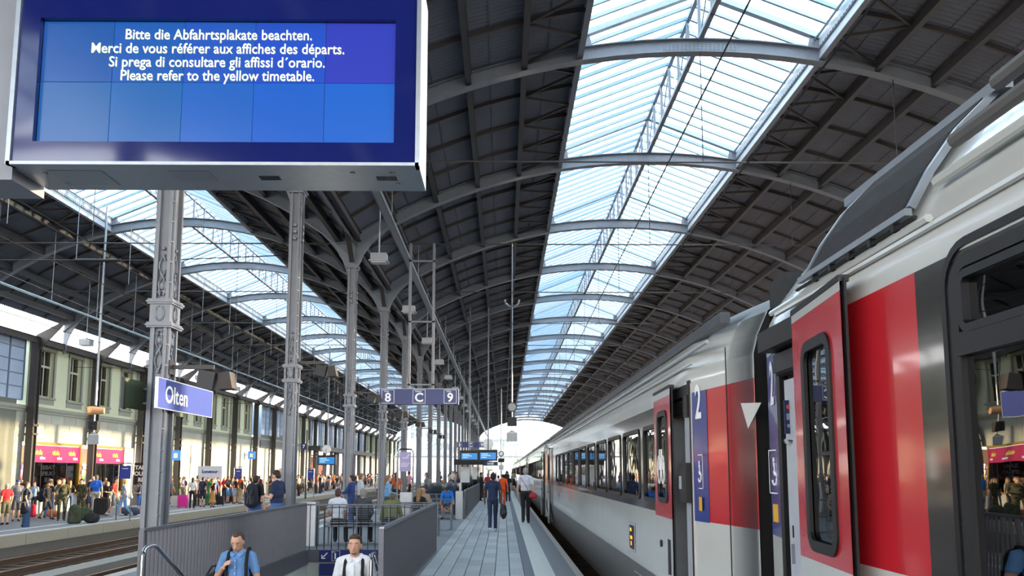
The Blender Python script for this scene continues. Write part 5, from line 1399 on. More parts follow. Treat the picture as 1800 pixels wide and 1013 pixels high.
    # legs
    for s, k in ((-1, 'L'), (1, 'R')):
        hip, kn, an = g['hip'+k]+dz, g['knee'+k], g['ank'+k]
        P.cap(SK, hip, kn, .078, .054); P.cap(SK, kn, an, .052, .036); P.cap(SK, kn.lerp(an, .15)+Vector((0,-.012,0)), kn.lerp(an, .5), .05, .04)
        if legs == 'long': P.cap(BOT, hip, kn, .092*f, .066); P.cap(BOT, kn, an+Vector((0,0,.01)), .066, .056)
        elif legs == 'short': P.cap(BOT, hip, hip.lerp(kn, .92), .094*f, .082)
        elif legs == 'skirt': pass
        d = Vector((0, 1, 0)); ang = Vector((s*.03, 0, 0))
        P.cap(SHOE, an+Vector((0,-.035,-.045)), an+Vector((s*.02,.14,-.055)), .040, .034); P.cap(SHOE, an+Vector((0,-.02,-.02)), an+Vector((0,.06,-.04)), .040, .038)
    if legs == 'skirt':
        P.cap(BOT, Vector((0,0,.95))+dz, Vector((0,.0 if not sit else .25,.62))+(dz*.1 if sit else Vector((0,0,0))), .14, .17)
        P.el(BOT, Vector((0,0,.60)), (.20,.17,.14)) if not sit else None
    if legs == 'longskirt': P.cap(BOT, Vector((0,0,.92)), Vector((0,0,.36)), .13, .20); P.el(BOT, Vector((0,0,.33)), (.25,.22,.12))
    me = remesh(P, vox, 'person_body')
    info = dict(H=H, Rh=Rh, U=U, J=J, hp=hp, Rl=Rl)
    return me, info
def hair_mesh(info, style, fine=False):
    H = info['H']; Rh = info['Rh']; P = Prim()
    if style == 'cap':
        m = prim = Prim(); P.el(0, H((0,-.004,.150)), (.082,.098,.075), Rh); P.el(0, H((0,.10,.150)), (.055,.055,.010), Rh)
    elif style == 'beret': P.el(0, H((.02,-.01,.195)), (.10,.105,.035), Rh)
    elif style == 'bald': P.el(0, H((0,-.035,.085)), (.078,.068,.055), Rh)
    else:
        P.el(0, H((0,-.018,.135)), (.083,.092,.098), Rh); P.el(0, H((0,-.045,.075)), (.074,.062,.07), Rh); P.el(0, H((0,.035,.195)), (.062,.05,.03), Rh)
        if style == 'receding': P = Prim(); P.el(0, H((0,-.026,.132)), (.081,.085,.094), Rh); P.el(0, H((0,-.045,.08)), (.074,.06,.065), Rh); P.el(0, H((0,.02,.203)), (.045,.05,.022), Rh)
        if style == 'long': P.cap(0, H((0,-.05,.10)), H((0,-.085,-.16)), .078, .062); P.cap(0, H((.05,-.02,.10)), H((.06,-.04,-.12)), .035, .03); P.cap(0, H((-.05,-.02,.10)), H((-.06,-.04,-.12)), .035, .03)
        if style == 'ponytail': P.cap(0, H((0,-.085,.14)), H((0,-.12,-.02)), .03, .04); P.cap(0, H((0,-.12,-.02)), H((0,-.10,-.24)), .04, .015)
        if style == 'bun': P.el(0, H((0,-.10,.17)), (.04,.04,.04), Rh)
        if style == 'bob': P.cap(0, H((0,-.03,.10)), H((0,-.05,.0)), .082, .075)
    me = remesh(P, .011 if fine else .018, 'hair', 2); me.polygons.foreach_set('material_index', [0]*len(me.polygons)); return me
CL = {}
def cloth(h, rough=.85): return M('cloth '+h, h, rough, 0, .25, 14, .18)
def skinm(k): return M('skin '+k, SKIN[k], .5, 0, .05, 20, .06)
CAMO = None
def camo():
    global CAMO
    if CAMO: return CAMO
    m = bpy.data.materials.new('camouflage cloth'); m.use_nodes = True; t = m.node_tree; b = t.nodes['Principled BSDF']; b.inputs['Roughness'].default_value = .9
    tcn = t.nodes.new('ShaderNodeTexCoord'); nz = t.nodes.new('ShaderNodeTexNoise'); nz.inputs['Scale'].default_value = 14; nz.inputs['Detail'].default_value = 2
    cr = t.nodes.new('ShaderNodeValToRGB'); cr.color_ramp.interpolation = 'CONSTANT'; e = cr.color_ramp.elements
    e[0].color = rgb('23241c'); e[1].position = .45; e[1].color = rgb('474c2f'); x = e.new(.55); x.color = rgb('6b6445'); x = e.new(.62); x.color = rgb('3a3226')
    t.links.new(tcn.outputs['Object'], nz.inputs['Vector']); t.links.new(nz.outputs['Fac'], cr.inputs[0]); t.links.new(cr.outputs[0], b.inputs['Base Color']); CAMO = m; return m
BODY = {}; HAIR = {}
def person(pos, heading, pose='stand', top='333333', bottom='222222', hair='2a1c14', style='short', skin='light', shoes='1c1c1c', sleeves='short', legs='long', female=False, fat=1.0, scale=1.0, label='person', vox=.022, fine=False, group=None):
    key = (pose if isinstance(pose, str) else repr(sorted(pose.items(), key=str)), sleeves, legs, female, round(fat, 1), vox)
    if key not in BODY: BODY[key] = build_body(pose, vox, sleeves, legs, female, round(fat, 1), fingers=fine)
    me, info = BODY[key]
    hk = (key[0], female, style, fine)
    if hk not in HAIR: HAIR[hk] = hair_mesh(info, style, fine)
    t = thing('person', label, 'person', pos, group, rz=heading); t.scale = (scale,)*3
    if len(me.materials) == 0:
        for _ in range(4): me.materials.append(None)
    b = bpy.data.objects.new('body', me); COL.objects.link(b); b.parent = t
    for i, mm in enumerate((skinm(skin), camo() if top == 'camo' else cloth(top), camo() if bottom == 'camo' else cloth(bottom), M('shoe '+shoes, shoes, .5))):
        b.material_slots[i].link = 'OBJECT'; b.material_slots[i].material = mm
    hm = HAIR[hk]
    if len(hm.materials) == 0: hm.materials.append(None)
    h = bpy.data.objects.new('hair' if style not in ('cap', 'beret') else 'hat', hm); COL.objects.link(h); h.parent = t
    h.material_slots[0].link = 'OBJECT'; h.material_slots[0].material = M('hair '+hair, hair, .6, 0, .5, 60, .3) if style not in ('cap', 'beret') else cloth(hair)
    if fine or vox < .02:
        H = info['H']; Rh = info['Rh']
        def part(name, mats, fn, sm=True):
            m = MB(); fn(m); o = m.build(name, mats, None, smooth=sm); o.parent = t; return o
        for s in (-1, 1):
            part('eye', [M('eye white', 'ece6e0', .3), M('iris', '3a2c22', .3)], lambda m: (m.ball(H((s*.032,.078,.107)), .0125, 10, 6, 0), m.ball(H((s*.032,.0865,.107)), .0062, 8, 5, 1)))
            part('eyebrow', M('brow '+hair, hair, .8), lambda m: m.tube([H((s*.014,.099,.130)), H((s*.032,.098,.135)), H((s*.050,.086,.130))], .0042, 5))
            part('eyelid', skinm(skin), lambda m: m.tube([H((s*.018,.090,.115)), H((s*.032,.0925,.118)), H((s*.047,.083,.113))], .0035, 5))
        part('mouth', M('lips', 'a9685c', .5), lambda m: m.tube([H((-.022,.101,.041)), H((0,.108,.042)), H((.022,.101,.041))], [.002,.005,.002], 6))
    return t
def at_px(x, yf, ytop=None, z=0.0, H=1.76):
    p = ground(x, yf, z); sc = 1.0
    if ytop is not None:
        top = px(x, ytop, p.y).z; sc = (top-z)/H
    return (p.x, p.y, z), sc
# ---- bags and cases
def backpack(loc, rz, colr, label, w_=.30, h_=.46, d_=.18, straps=True, tilt=0):
    t = thing('backpack', label, 'backpack', loc, rz=rz); c = cloth(colr, .8)
    m = MB(); n = 8
    P = Prim(); P.cap(0, (0,0,-h_*.25), (0,0,h_*.28), w_*.42, w_*.36)
    for s in (-1, 1): P.cap(0, (s*w_*.22, 0, -h_*.3), (s*w_*.18, 0, h_*.3), w_*.24, w_*.2)
    me = remesh(P, .02, 'bag_body', 3); me.polygons.foreach_set('material_index', [0]*len(me.polygons)); me.materials.append(c)
    b = bpy.data.objects.new('bag_body', me); COL.objects.link(b); b.parent = t; b.scale.y = d_/(w_*.84)
    m = MB().box(-w_*.28, w_*.28, -d_*.62, -d_*.45, -h_*.38, -h_*.02).box(-w_*.2, w_*.2, -d_*.58, -d_*.45, h_*.05, h_*.3); m.build('front_pocket', c, None).parent = t
    m = MB().tube([(-w_*.15, -d_*.6, h_*.26), (-.02, -d_*.64, 0), (-.05, -d_*.62, -h_*.34)], .008, 5).tube([(w_*.15, -d_*.6, h_*.26), (.02, -d_*.64, 0), (.05, -d_*.62, -h_*.34)], .008, 5).tube([(-.05, 0, h_*.46), (0, 0, h_*.53), (.05, 0, h_*.46)], .01, 6); m.build('webbing', M('grey webbing', '5c5f66', .7), None).parent = t
    if straps:
        m = MB()
        for s in (-1, 1): m.tube([(s*.08, d_*.4, h_*.36), (s*.095, .17, .30), (s*.105, .24, .302), (s*.115, .325, .25), (s*.12, .372, .12), (s*.125, .378, -.02), (s*.15, .345, -.12), (s*.17, .25, -.17), (s*.13, d_*.4, -.19)], .022, 6)
        m.build('shoulder_strap', c, None, smooth=True).parent = t
    return t
def suitcase(loc, rz, colr, label, w_=.4, h_=.6, d_=.22, handle=False):
    t = thing('suitcase', label, 'suitcase', loc, rz=rz); c = M('case '+colr, colr, .4)
    m = MB(); r = .05; P_ = [(-w_/2+r, 0.05), (w_/2-r, .05), (w_/2, .05+r), (w_/2, h_-r), (w_/2-r, h_), (-w_/2+r, h_), (-w_/2, h_-r), (-w_/2, .05+r)]
    m.prism(P_, 'y', -d_/2, d_/2); m.build('shell', c, None).parent = t
    m = MB()
    for k in range(-2, 3): m.box(k*w_*.17-.008, k*w_*.17+.008, -d_/2-.008, d_/2+.008, .12, h_-.07)
    m.build('ribs', c, None).parent = t
    m = MB()
    for sx_ in (-1, 1):
        for sy_ in (-1, 1): m.disc((sx_*(w_/2-.05), sy_*(d_/2-.04), .027), .027, 'x', .03, 10)
    m.build('castors', BLK, None).parent = t
    m = MB().tube([(-.06, 0, h_), (-.05, 0, h_+.035), (.05, 0, h_+.035), (.06, 0, h_)], .012, 6)
    if handle: m.tube([(-.09, d_*.3, h_), (-.09, d_*.3, h_+.35), (.09, d_*.3, h_+.35), (.09, d_*.3, h_)], .011, 6)
    m.build('grip', BLK, None).parent = t; return t
def duffel(loc, rz, colr, label, L=.6, R_=.18, squash=.9):
    t = thing('duffel_bag', label, 'bag', loc, rz=rz); c = cloth(colr, .8)
    P = Prim(); P.cap(0, (-L/2+R_, 0, R_), (L/2-R_, 0, R_), R_, R_*.95); P.el(0, (0, 0, R_*1.15), (L*.35, R_*.9, R_*.85)); P.el(0, (0,0,R_*.5), (L*.45, R_, R_*.5))
    me = remesh(P, .025, 'bag_body', 3); me.polygons.foreach_set('material_index', [0]*len(me.polygons)); me.materials.append(c)
    b = bpy.data.objects.new('bag_body', me); COL.objects.link(b); b.parent = t
    m = MB()
    for s in (-1, 1): m.tube([(-L*.18, s*R_*.8, R_*1.5), (-L*.12, s*R_*.35, R_*2.35), (L*.12, s*R_*.35, R_*2.35), (L*.18, s*R_*.8, R_*1.5)], .012, 6)
    m.build('handles', c, None, smooth=True).parent = t; return t
def handbag(loc, rz, colr, label, w_=.3, h_=.26, d_=.12, strap=.2, strap_to=None):
    t = thing('handbag', label, 'bag', loc, rz=rz); c = M('leather '+colr, colr, .55)
    P = Prim(); P.cap(0, (-w_*.3, 0, -h_*.55), (w_*.3, 0, -h_*.55), d_*.55, d_*.55); P.cap(0, (-w_*.22, 0, -h_*.15), (w_*.22, 0, -h_*.15), d_*.35, d_*.35); P.el(0, (0,0,-h_*.45), (w_*.48, d_*.5, h_*.42))
    me = remesh(P, .018, 'bag_body', 3); me.polygons.foreach_set('material_index', [0]*len(me.polygons)); me.materials.append(c)
    b = bpy.data.objects.new('bag_body', me); COL.objects.link(b); b.parent = t
    q = strap_to or [(-w_*.2, 0, -h_*.15), (-w_*.12, 0, strap*.8), (0, 0, strap), (w_*.12, 0, strap*.8), (w_*.2, 0, -h_*.15)]
    MB().tube(q, .010, 6).build('strap', c, None, smooth=True).parent = t; return t
D = radians
# ---- the two men coming up the stairs
def stair_z(y): return -.165*(int((y-SY0)/.30)+1)
yA = 10.3; zA = stair_z(yA+.05); pA = px(421, 927, yA)
scA = (pA.z-zA)/1.775
poseA = dict(kneeR=(.10,.16,.56), ankR=(.10,.10,.20), kneeL=(-.10,.0,.50), ankL=(-.10,-.12,.09), elR=(.25,.02,1.15), wrR=(.12,.185,1.30), elL=(-.235,-.03,1.15), wrL=(-.24,.10,.93), nod=24, turn=0)
# he faces the viewer, so his own right arm is on the left of the picture
poseA = {('el'+('L' if k[-1] == 'R' else 'R') if k[:2] == 'el' else k): v for k, v in poseA.items()} if False else poseA
person((pA.x, yA, zA), pi, poseA, '6f9bd0', '2c3140', '4a3a30', 'receding', 'light', fine=True, vox=.009, scale=scA, label='man in light blue short-sleeved shirt climbing the stairs, looking down')
yB_ = 10.85; zB_ = stair_z(yB_+.05); pB = px(625, 933, yB_); scB = (pB.z-zB_)/1.775
poseB = dict(kneeL=(-.10,.16,.56), ankL=(-.10,.10,.20), elL=(-.225,-.03,1.14), wrL=(-.225,.08,.92), elR=(.225,-.03,1.14), wrR=(.225,.08,.92))
person((pB.x, yB_, zB_), pi, poseB, 'e8e9ee', '2b2b33', '3f2a1c', 'short', 'light', fine=True, vox=.009, scale=scB, label='man in white short-sleeved shirt with beard climbing the stairs, facing the viewer')
# shirt details: collar, placket and buttons
def shirt_bits(root, info, colr, sc):
    m = MB()
    for s in (-1, 1): m.prism([(s*.012, .0), (s*.075, .035), (s*.085, .0), (s*.045, -.045)], 'y', -.004, .004)
    U = info['U']
    o = m.build('collar', cloth(colr), None); o.parent = root; c = U((0,.082,1.455)); o.location = c; o.rotation_euler = (radians(28), 0, 0)
    b = MB()
    for k in range(6): q = U((0,.118,1.38-.075*k)); b.disc((q.x, q.y+.004-(.006 if k < 1 else 0), q.z), .007, 'y', .006, 8)
    b.build('shirt_buttons', WHITE, None).parent = root
    p_ = MB()
    P0 = [U((0,.112,1.40)), U((0,.117,1.30)), U((0,.122,1.2)), U((0,.124,1.08)), U((0,.12,.98))]
    for a, b2 in zip(P0[:-1], P0[1:]): p_.bar(a, b2, .03, .006, up=(0,1,0))
    p_.build('placket', cloth(colr), None).parent = root
allp = [o for o in bpy.data.objects if o.name.split('.')[0] == 'person' and o.parent is None]
shirt_bits(allp[0], list(BODY.values())[0][1], '6f9bd0', scA); shirt_bits(allp[1], list(BODY.values())[1][1], 'e8e9ee', scB)
def beard(root, info, colr):
    H = info['H']; P = Prim(); Rh = info['Rh']; P.el(0, H((0,.058,.018)), (.037,.034,.030), Rh); P.el(0, H((0,.028,.036)), (.0575,.052,.036), Rh)
    me = remesh(P, .008, 'beard', 1); me.polygons.foreach_set('material_index', [0]*len(me.polygons)); me.materials.append(M('beard', colr, .9, 0, .5, 80, .3)); o = bpy.data.objects.new('beard', me); COL.objects.link(o); o.parent = root
beard(allp[1], list(BODY.values())[1][1], '8a6650')
k_ = pA; backpack((pA.x+.02, yA+.24*scA, zA+1.22*scA), pi, '16181c', 'black backpack worn by the man in light blue', .34, .5, .2)
backpack((pB.x, yB_+.23*scB, zB_+1.22*scB), pi, '17171c', 'black backpack worn by the man in white shirt', .30, .46, .16)
duffel((pA.x-.30, yA+.16, px(385, 990, 10.4).z-.42), D(80), '1a1a1e', 'black bag hanging beside the man in light blue', .5, .16)
# ---- people on our platform
def P_(x, yf, yt, **k):
    z = k.pop('z', 0.0); pos, sc = at_px(x, yf, yt, z); off = k.pop('dx', 0)
    return person(pos, k.pop('h', 0), scale=sc, **k), pos, sc
t, pos, sc = P_(866, 935, 830, pose='walk2', top='22304f', bottom='232f4c', hair='1d1410', skin='dark', sleeves='short', vox=.014, shoes='d0d0d0', label='man in navy polo and navy trousers walking away with a black bag')
handbag((pos[0]+.31, pos[1]-.03, .80), D(90), '17171a', 'black bag carried by the man in navy', .42, .52, .2, .1)
t, pos, sc = P_(924, 921, 821, pose='walk2', top='d3d8e4', bottom='1e1e22', hair='9a9896', style='short', sleeves='short', fat=1.1, vox=.014, label='grey-haired man in white short-sleeved shirt walking away beside the train')
handbag((pos[0]+.24, pos[1]-.14, 1.02), 0, 'b01f2c', 'red shoulder bag on the back of the man in white shirt', .28, .24, .1, strap_to=[(-.12,0,-.04), (-.22,-.02,.18), (-.34,-.03,.36), (-.42,0,.50)])
P_(884, 889, 833, pose='walk2', top='ff5a1e', bottom='ff5a1e', hair='2a1a12', sleeves='long', vox=.018, label='worker in orange high-visibility suit walking away')
P_(876, 886, 835, pose='stand', top='e6e8ee', bottom='2c3244', hair='3c2a1e', label='person in white tee half hidden behind the man in navy')
P_(893, 884, 833, pose='walk', top='222228', bottom='2a2a30', hair='20150e', female=True, style='long', label='dark-haired person in black right of the orange worker')
P_(845, 881, 830, pose='talk', h=D(-80), top='1c1f28', bottom='20222a', hair='241a14', sleeves='long', label='man in dark suit standing at the end of the slatted fence')
P_(903, 863, 828, pose='stand', top='a79c90', bottom='241f22', hair='5a4232', female=True, label='woman in beige top and dark skirt far along the train', legs='skirt')
P_(857, 876, 832, pose='stand', h=D(200), top='b02a30', bottom='22242c', hair='2a2018', label='person in red top half hidden beside the man in dark suit')
t, pos, sc = None, (-6.02, 19.6, 0), .93
person(pos, D(-8), 'stand', '1b1d26', '3f5f96', '1a120e', 'short', 'light', scale=.93, vox=.016, label='dark-haired man in black tee and jeans wearing a large backpack')
backpack((pos[0]-.02, pos[1]-.22, 1.13), D(-8), '1b1e2a', 'large black backpack worn by the man at the platform edge', .40, .56, .24)
p_ = px(489, 824, 17.6)
person((p_.x, 17.6, 0), D(70), dict(POSES['phone'], nod=18, elR=(.24,.0,1.14), wrR=(.12,.2,1.0)), '1f2a4c', '3d5f95', '1c1410', 'short', 'light', scale=p_.z/1.76, fat=1.2, vox=.014, label='man in navy tee beside the second column looking down')
person((-5.85, 21.2, 0), D(150), 'stand', '7d92b8', '3a3a40', '9a8070', 'bald', scale=1.04, label='balding man half hidden left of the second column')
p_ = px(619, 834, 24.5); person((p_.x, 24.5, 0), D(75), 'reach', '2a3f74', '2a3f74', '2a1c18', 'short', 'light', sleeves='long', scale=p_.z/1.76, vox=.016, fat=1.1, label='man in navy blue suit standing with hands forward at the track side')
p_ = px(634, 850, 25.3); person((p_.x, 25.3, 0), D(-60), 'stand', 'c8ccd6', '3a4a68', '7a5a40', 'short', scale=.95, label='person in pale grey top directly right of the navy suit')
p_ = px(682, 834, 25.0); person((p_.x, 25.0, 0), D(-70), 'talk', '7aa6cc', '3d4a60', '8a6a44', 'ponytail', female=True, sleeves='long', scale=p_.z/1.76, vox=.016, label='woman with long ponytail in light denim jacket standing behind the bench')
p_ = px(697, 835, 33); person((p_.x, 33, 0), D(20), 'stand', 'c0653f', '26262c', '3a2418', 'long', female=True, scale=.97, label='woman in rust top behind the poster stand')
# seated people: on the stair-end bench with their backs to the viewer
for x, top, hair, sty, fem, sk_, lab, fat_, lean in ((593, 'd5dbe6', '4a3020', 'short', False, 'light', 'seated person in white shirt seen from behind at the left end of the bench', 1.0, 'sit'),
        (637, '41454f', '8c8580', 'short', False, 'light', 'seated grey-haired man in dark jacket seen from behind', 1.25, 'sit'), (686, '6f7448', '5a4a30', 'bob', False, 'light', 'seated person in olive jacket hunched forward on the bench', 1.2, 'sitdown')):
    X = px(x, 880, 18.9).x
    person((X, 18.92, .02), 0, lean, top, '24242a', hair, sty, sk_, female=fem, sleeves='long' if fat_ > 1 else 'short', scale=.97, fat=fat_, vox=.016, label=lab)
X = px(735, 880, 21.5).x
person((X, 21.6, 0), D(-20), 'sit', '1c1b1e', '1c1b20', '9a7448', 'long', female=True, sleeves='long', scale=.95, vox=.016, label='seated woman with long fair hair and black jacket seen from behind')
X = px(744, 860, 23.4).x
person((X, 23.6, 0), D(170), 'sit', 'a58d7c', '2a2628', '4a2c1e', 'bun', female=True, sleeves='long', scale=.97, vox=.016, label='seated woman in beige cardigan facing the viewer, hair tied up')
bench(X-1.0, X+.8, 23.75, 'grey tube bench under the woman in beige cardigan', -1)
bench(px(735, 880, 21.6).x-.55, px(735, 880, 21.6).x+.55, 21.6, 'grey tube bench under the fair-haired woman in black', 1)
X = px(787, 880, 29.3).x
person((X, 29.25, 0), D(180), 'sitdown', '2a7fe0', '2b2d38', '16110e', 'short', 'tan', legs='short', scale=.97, vox=.016, label='seated man in bright blue tee and shorts bent over his hands')
for x, Y, top, hair, sty, lab in ((779, 41, 'a8b2a4', 'b8b4ae', 'bald', 'seated bearded man in grey-green shirt behind the windbreak'), (793, 41.4, '9cc0e8', '2c4a7a', 'cap', 'seated man in pale blue shirt and cap behind the windbreak'), (755, 41, '6f8ea0', '8aa0ae', 'cap', 'seated person with pale blue cap behind the dark parapet')):
    X = px(x, 850, Y).x; person((X, Y, 0), D(185), 'sit', top, '3a3d48', hair, sty, 'tan', label=lab)
bench(px(750, 850, 41).x, px(797, 850, 41).x, 41.1, 'long grey bench behind the windbreak', -1)
# ---- people on the left platform, picked out one by one
L_ = LZ
def PL(x, yf, yt, **k): k['z'] = L_; return P_(x, yf, yt, **k)
PL(8, 923, 849, pose='stand', h=D(60), top='d4202c', bottom='5b5a42', hair='d8d4cc', style='cap', legs='short', skin='light', label='boy in red tee and olive shorts with pale cap at the left edge', vox=.018)
PL(27, 917, 842, pose='talk', h=D(-140), top='6d6f78', bottom='4a4a50', hair='2458a8', style='cap', legs='short', label='young man in grey top with bright blue cap', vox=.018)
t, pos, sc = PL(42, 927, 846, pose='stand', h=D(-50), top='20242e', bottom='15151a', hair='5a3a26', style='bun', female=True, legs='skirt', label='woman in dark top and black skirt with grey backpack', vox=.018)
backpack((pos[0]-.16, pos[1]-.16, pos[2]+1.15*sc), D(-50), '8a8c92', 'grey backpack on the woman in black skirt', .28, .42, .16)
PL(57, 909, 846, pose='stand', h=D(-170), top='90b0cc', bottom='2a2c38', hair='8a4a2c', female=True, style='ponytail', sleeves='none', label='woman in sleeveless pale blue top and dark trousers', vox=.018)
t, pos, sc = PL(80, 915, 847, pose='walk', h=D(-110), top='1a1d26', bottom='2c2c32', hair='15100e', skin='tan', sleeves='long', legs='short', label='dark-haired man in black jacket striding with a bag on his back', vox=.018)
backpack((pos[0]-.26, pos[1]+.05, pos[2]+1.12*sc), D(-100), '161c30', 'navy backpack on the striding man', .36, .5, .22)
PL(107, 916, 840, pose='smoke', h=D(-150), top='camo', bottom='camo', hair='7a3a30', style='beret', sleeves='long', label='soldier in camouflage with beret raising his hand to his mouth', vox=.018, fat=1.1)
PL(141, 911, 841, pose='talk', h=D(160), top='camo', bottom='camo', hair='2a1c14', sleeves='long', label='dark-haired soldier in camouflage standing by the green bags', vox=.018)
PL(166, 906, 834, pose='walk2', h=D(15), top='2f6fd8', bottom='b4b2ac', hair='6a6058', skin='light', fat=1.2, label='man in bright blue shirt and pale trousers seen from behind', vox=.018)
PL(156, 902, 842, pose='stand', h=D(180), top='26283a', bottom='2c2c34', hair='7a5a40', label='man half hidden left of the bright blue shirt')
PL(180, 903, 845, pose='stand', h=D(170), top='30303a', bottom='1c1c20', hair='3a2a20', label='man in dark top right behind the bright blue shirt')
PL(187, 903, 846, pose='phone', h=D(190), top='1a1a1e', bottom='1a1a1e', hair='b08a5c', style='long', female=True, legs='skirt', label='woman in black dress behind the man in brick red')
PL(200, 908, 840, pose='walk', h=D(-95), top='a8322c', bottom='6a6a70', hair='3a2418', legs='short', label='man in brick red tee and grey shorts stepping right', vox=.018, shoes='c9c4ba')
t, pos, sc = PL(217, 910, 841, pose='walk', h=D(100), top='8f9fb4', bottom='6f9ac8', hair='d8b878', style='long', female=True, label='blonde woman in grey blouse and light jeans', vox=.018, shoes='c8b49a')
handbag((pos[0]+.30, pos[1]-.1, pos[2]+1.12*sc), D(100), 'd8d8d4', 'white tote bag of the blonde woman', .42, .36, .14)
PL(243, 904, 848, pose='phone', h=D(120), top='2a3a5c', bottom='3f74b8', hair='4a3020', female=True, style='long', legs='short', label='woman in navy top and blue shorts left of the nearest column')
def gp(x, y): v = ground(x, y, L_); return (v.x, v.y, L_)
b = backpack(gp(130, 921)[:2]+(L_+.34,), D(10), '39402a', 'large olive army rucksack standing on the left platform', .58, .72, .36, straps=False)
duffel(gp(147, 915), D(20), '3c432c', 'olive army duffel behind the rucksack', .75, .27)
duffel(gp(161, 920), D(5), '1b1c1e', 'black holdall on the platform edge', .6, .2)
backpack(gp(57, 910)[:2]+(L_+.3,), 0, 'c81f3c', 'crimson backpack beside the woman in pale blue', .36, .56, .24, straps=False)
o = MB().tube([(0,0,0), (0,0,.95)], .12, 14).build('rolled_mat', cloth('2c4a6c'), None, at=(0,0,0)); o.location = gp(45, 927); tag(o, 'dark blue rolled mat standing beside the black skirt', 'mat')
suitcase(gp(178, 907), D(10), '17171a', 'large black case right of the pale trousers', .6, .8, .35)
duffel(gp(228, 907), D(0), '454c5c', 'grey duffel bag behind the blonde woman', .9, .2)
duffel(gp(92, 909), D(0), 'c8734a', 'orange and tan bag lying by the wall', .6, .14)
PL(314, 888, 839, pose='reach', h=D(-70), top='4a5a38', bottom='6a7a70', hair='3a2418', female=True, style='bob', label='woman in olive top gesturing right of the nearest column')
PL(337, 895, 839, pose='stand', h=D(10), top='dcdcd8', bottom='16161a', hair='1c1410', style='bob', female=True, shoes='c03038', label='woman in white tee, black trousers and red shoes')
PL(346, 890, 840, pose='talk', h=D(160), top='d8c8c0', bottom='2a2a30', hair='3a2a20', female=True, style='long', label='woman in pale pink top facing the woman with red shoes')
t, pos, sc = PL(355, 892, 838, pose='stand', h=D(-10), top='242c44', bottom='242c44', hair='3c2a20', legs='short', label='man in navy tee and shorts with navy rucksack')
backpack((pos[0], pos[1]-.2, pos[2]+1.15*sc), D(-10), '222a44', 'navy rucksack on the man in navy shorts', .34, .48, .2)
PL(364, 889, 839, pose='stand', h=D(160), top='2f7a44', bottom='3a7a4a', hair='5a4030', label='man in green shirt and green trousers')
PL(373, 892, 842, pose='stand', h=D(-20), top='1c1c20', bottom='b0824c', hair='cfa868', style='long', female=True, sleeves='none', legs='longskirt', label='fair-haired woman in black top and long ochre skirt')
PL(382, 887, 839, pose='talk', h=D(150), top='c83a3c', bottom='3a3a40', hair='3a2a20', label='man in red and white tee right of the ochre skirt')
PL(400, 885, 838, pose='hips', h=D(-100), top='24262c', bottom='5a8cc4', hair='8a6a50', legs='short', label='man in black tee and sky blue shorts')
PL(412, 886, 838, pose='talk', h=D(90), top='1f2026', bottom='a8a8b0', hair='2a1c14', legs='short', label='man in black tee and pale grey shorts')
t, pos, sc = PL(422, 886, 836, pose='stand', h=D(-30), top='e8642c', bottom='c0ac8c', hair='5a3a24', label='man in orange tee and beige trousers')
backpack((pos[0]+.15, pos[1]-.16, pos[2]+1.15*sc), D(-40), '1c1c20', 'black rucksack on the man in orange tee', .3, .44, .18)
PL(440, 885, 840, pose='talk', h=D(60), top='c8c0bc', bottom='2a2a30', hair='241a14', female=True, style='long', label='woman in pale grey top left of the large backpack')
suitcase(gp(321, 893), D(5), 'e02a9c', 'bright pink suitcase standing in the crowd', .5, .72, .3)
suitcase(gp(307, 891), D(5), 'cfcfc8', 'white suitcase left of the pink one', .42, .62, .26)
suitcase(gp(387, 889), D(5), '1a1a1e', 'black suitcase right of the ochre skirt', .42, .55, .26)
suitcase(gp(404, 884), D(5), '2a2a2e', 'small black suitcase behind the sky blue shorts', .46, .42, .28)
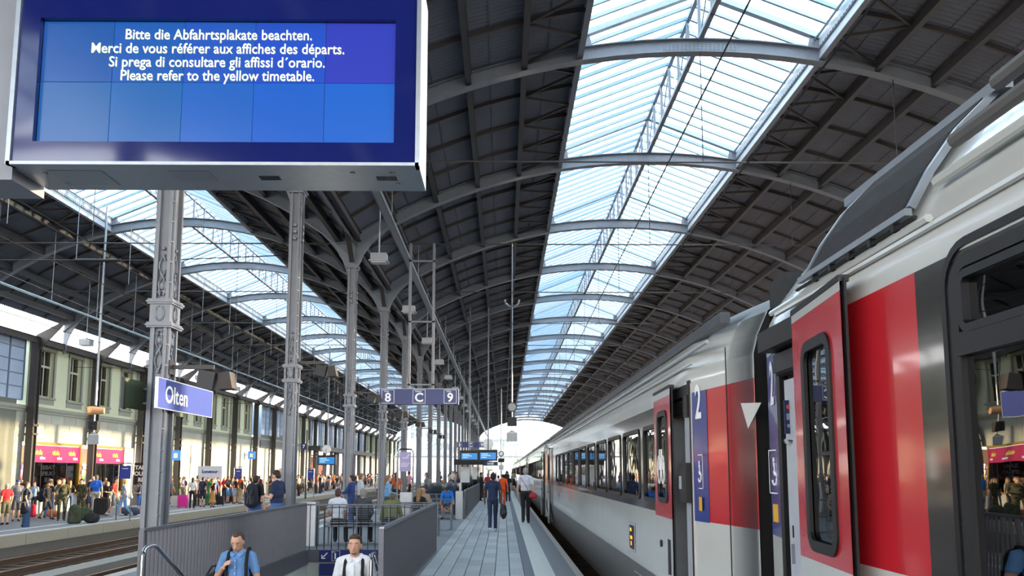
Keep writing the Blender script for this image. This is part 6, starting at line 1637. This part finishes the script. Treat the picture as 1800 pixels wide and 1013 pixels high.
# ---- the waiting crowd further along, every person their own
rnd = random.Random(11)
TOPS = [('black', '1d1d21'), ('navy', '252d48'), ('white', 'dcdcd8'), ('grey', '82848a'), ('red', 'b8303a'), ('blue', '3d6fb0'), ('green', '3f6a48'), ('beige', 'b8a68c'), ('pink', 'c88a98'), ('charcoal', '3a3c42'), ('light blue', '94b4d4'), ('maroon', '6a2530'), ('orange', 'd86a34'), ('lilac', '9a8cb4'), ('cream', 'd8d0b8')]
BOTS = [('black', '1b1b1f'), ('navy', '262c40'), ('denim', '45618c'), ('grey', '6a6c72'), ('khaki', '857a5c'), ('beige', 'b4a488'), ('dark brown', '42342a'), ('white', 'cfcfca')]
HRS = [('dark', '1e1512', 'short'), ('brown', '4a3222', 'short'), ('fair', 'b08c58', 'long'), ('grey', '8c8884', 'bald'), ('long brown', '53382a', 'long'), ('dark bobbed', '231915', 'bob')]
used = set(); placed = []
def crowd(n, x0, x1, y0, y1, z, where, mind=.48, near=None):
    c = 0; tries = 0
    while c < n and tries < n*40:
        tries += 1; X = rnd.uniform(x0, x1); u = rnd.random(); Y = y0+(y1-y0)*u**1.0
        if any((X-a)**2+(Y-b)**2 < mind**2 for a, b in placed): continue
        tp = rnd.choices(TOPS, [5,4,4,3,1.5,2,1,1.5,1,3,1.5,1,.7,.7,1.2])[0]; bt = rnd.choices(BOTS, [5,3,3,2,1.2,1,1,.6])[0]; hr = rnd.choice(HRS); po = rnd.choice(['stand', 'talk', 'contrapposto', 'phone', 'walk2', 'stand'])
        legs = rnd.choice(['long', 'long', 'short']); k = (tp[0], bt[0], hr[0], legs)
        if k in used: continue
        used.add(k); placed.append((X, Y)); c += 1; fem = hr[2] in ('long', 'bob')
        person((X, Y, z), rnd.uniform(0, 2*pi), po, tp[1], bt[1], hr[1], hr[2], rnd.choice(['light', 'light', 'tan', 'dark']) if not fem else 'light', female=fem, legs=legs, scale=rnd.uniform(.93, 1.04) if not fem else rnd.uniform(.89, .97), vox=.026,
               label='%s person in %s top and %s %s %s' % ({'grey': 'bald grey-haired'}.get(hr[0], hr[0]+'-haired'), tp[0], bt[0], 'trousers' if legs == 'long' else 'shorts', where), group='crowd waiting '+where)
for Y in NY: placed.append((-4.9, Y))
for o in list(bpy.data.objects):
    if o.name.startswith('person') and o.parent is None: placed.append((o.location.x, o.location.y))
crowd(150, -21.2, -16.6, 47, 125, L_, 'on the left platform')
crowd(14, -21.3, -18.5, 30, 47, L_, 'by the kiosk wall')
crowd(26, -5.9, -2.0, 61.5, 95, 0, 'on the middle platform')
crowd(7, -1.2, .9, 52, 110, 0, 'far along the train')
crowd(5, -6.0, -3.6, 34, 47, 0, 'behind the column row')
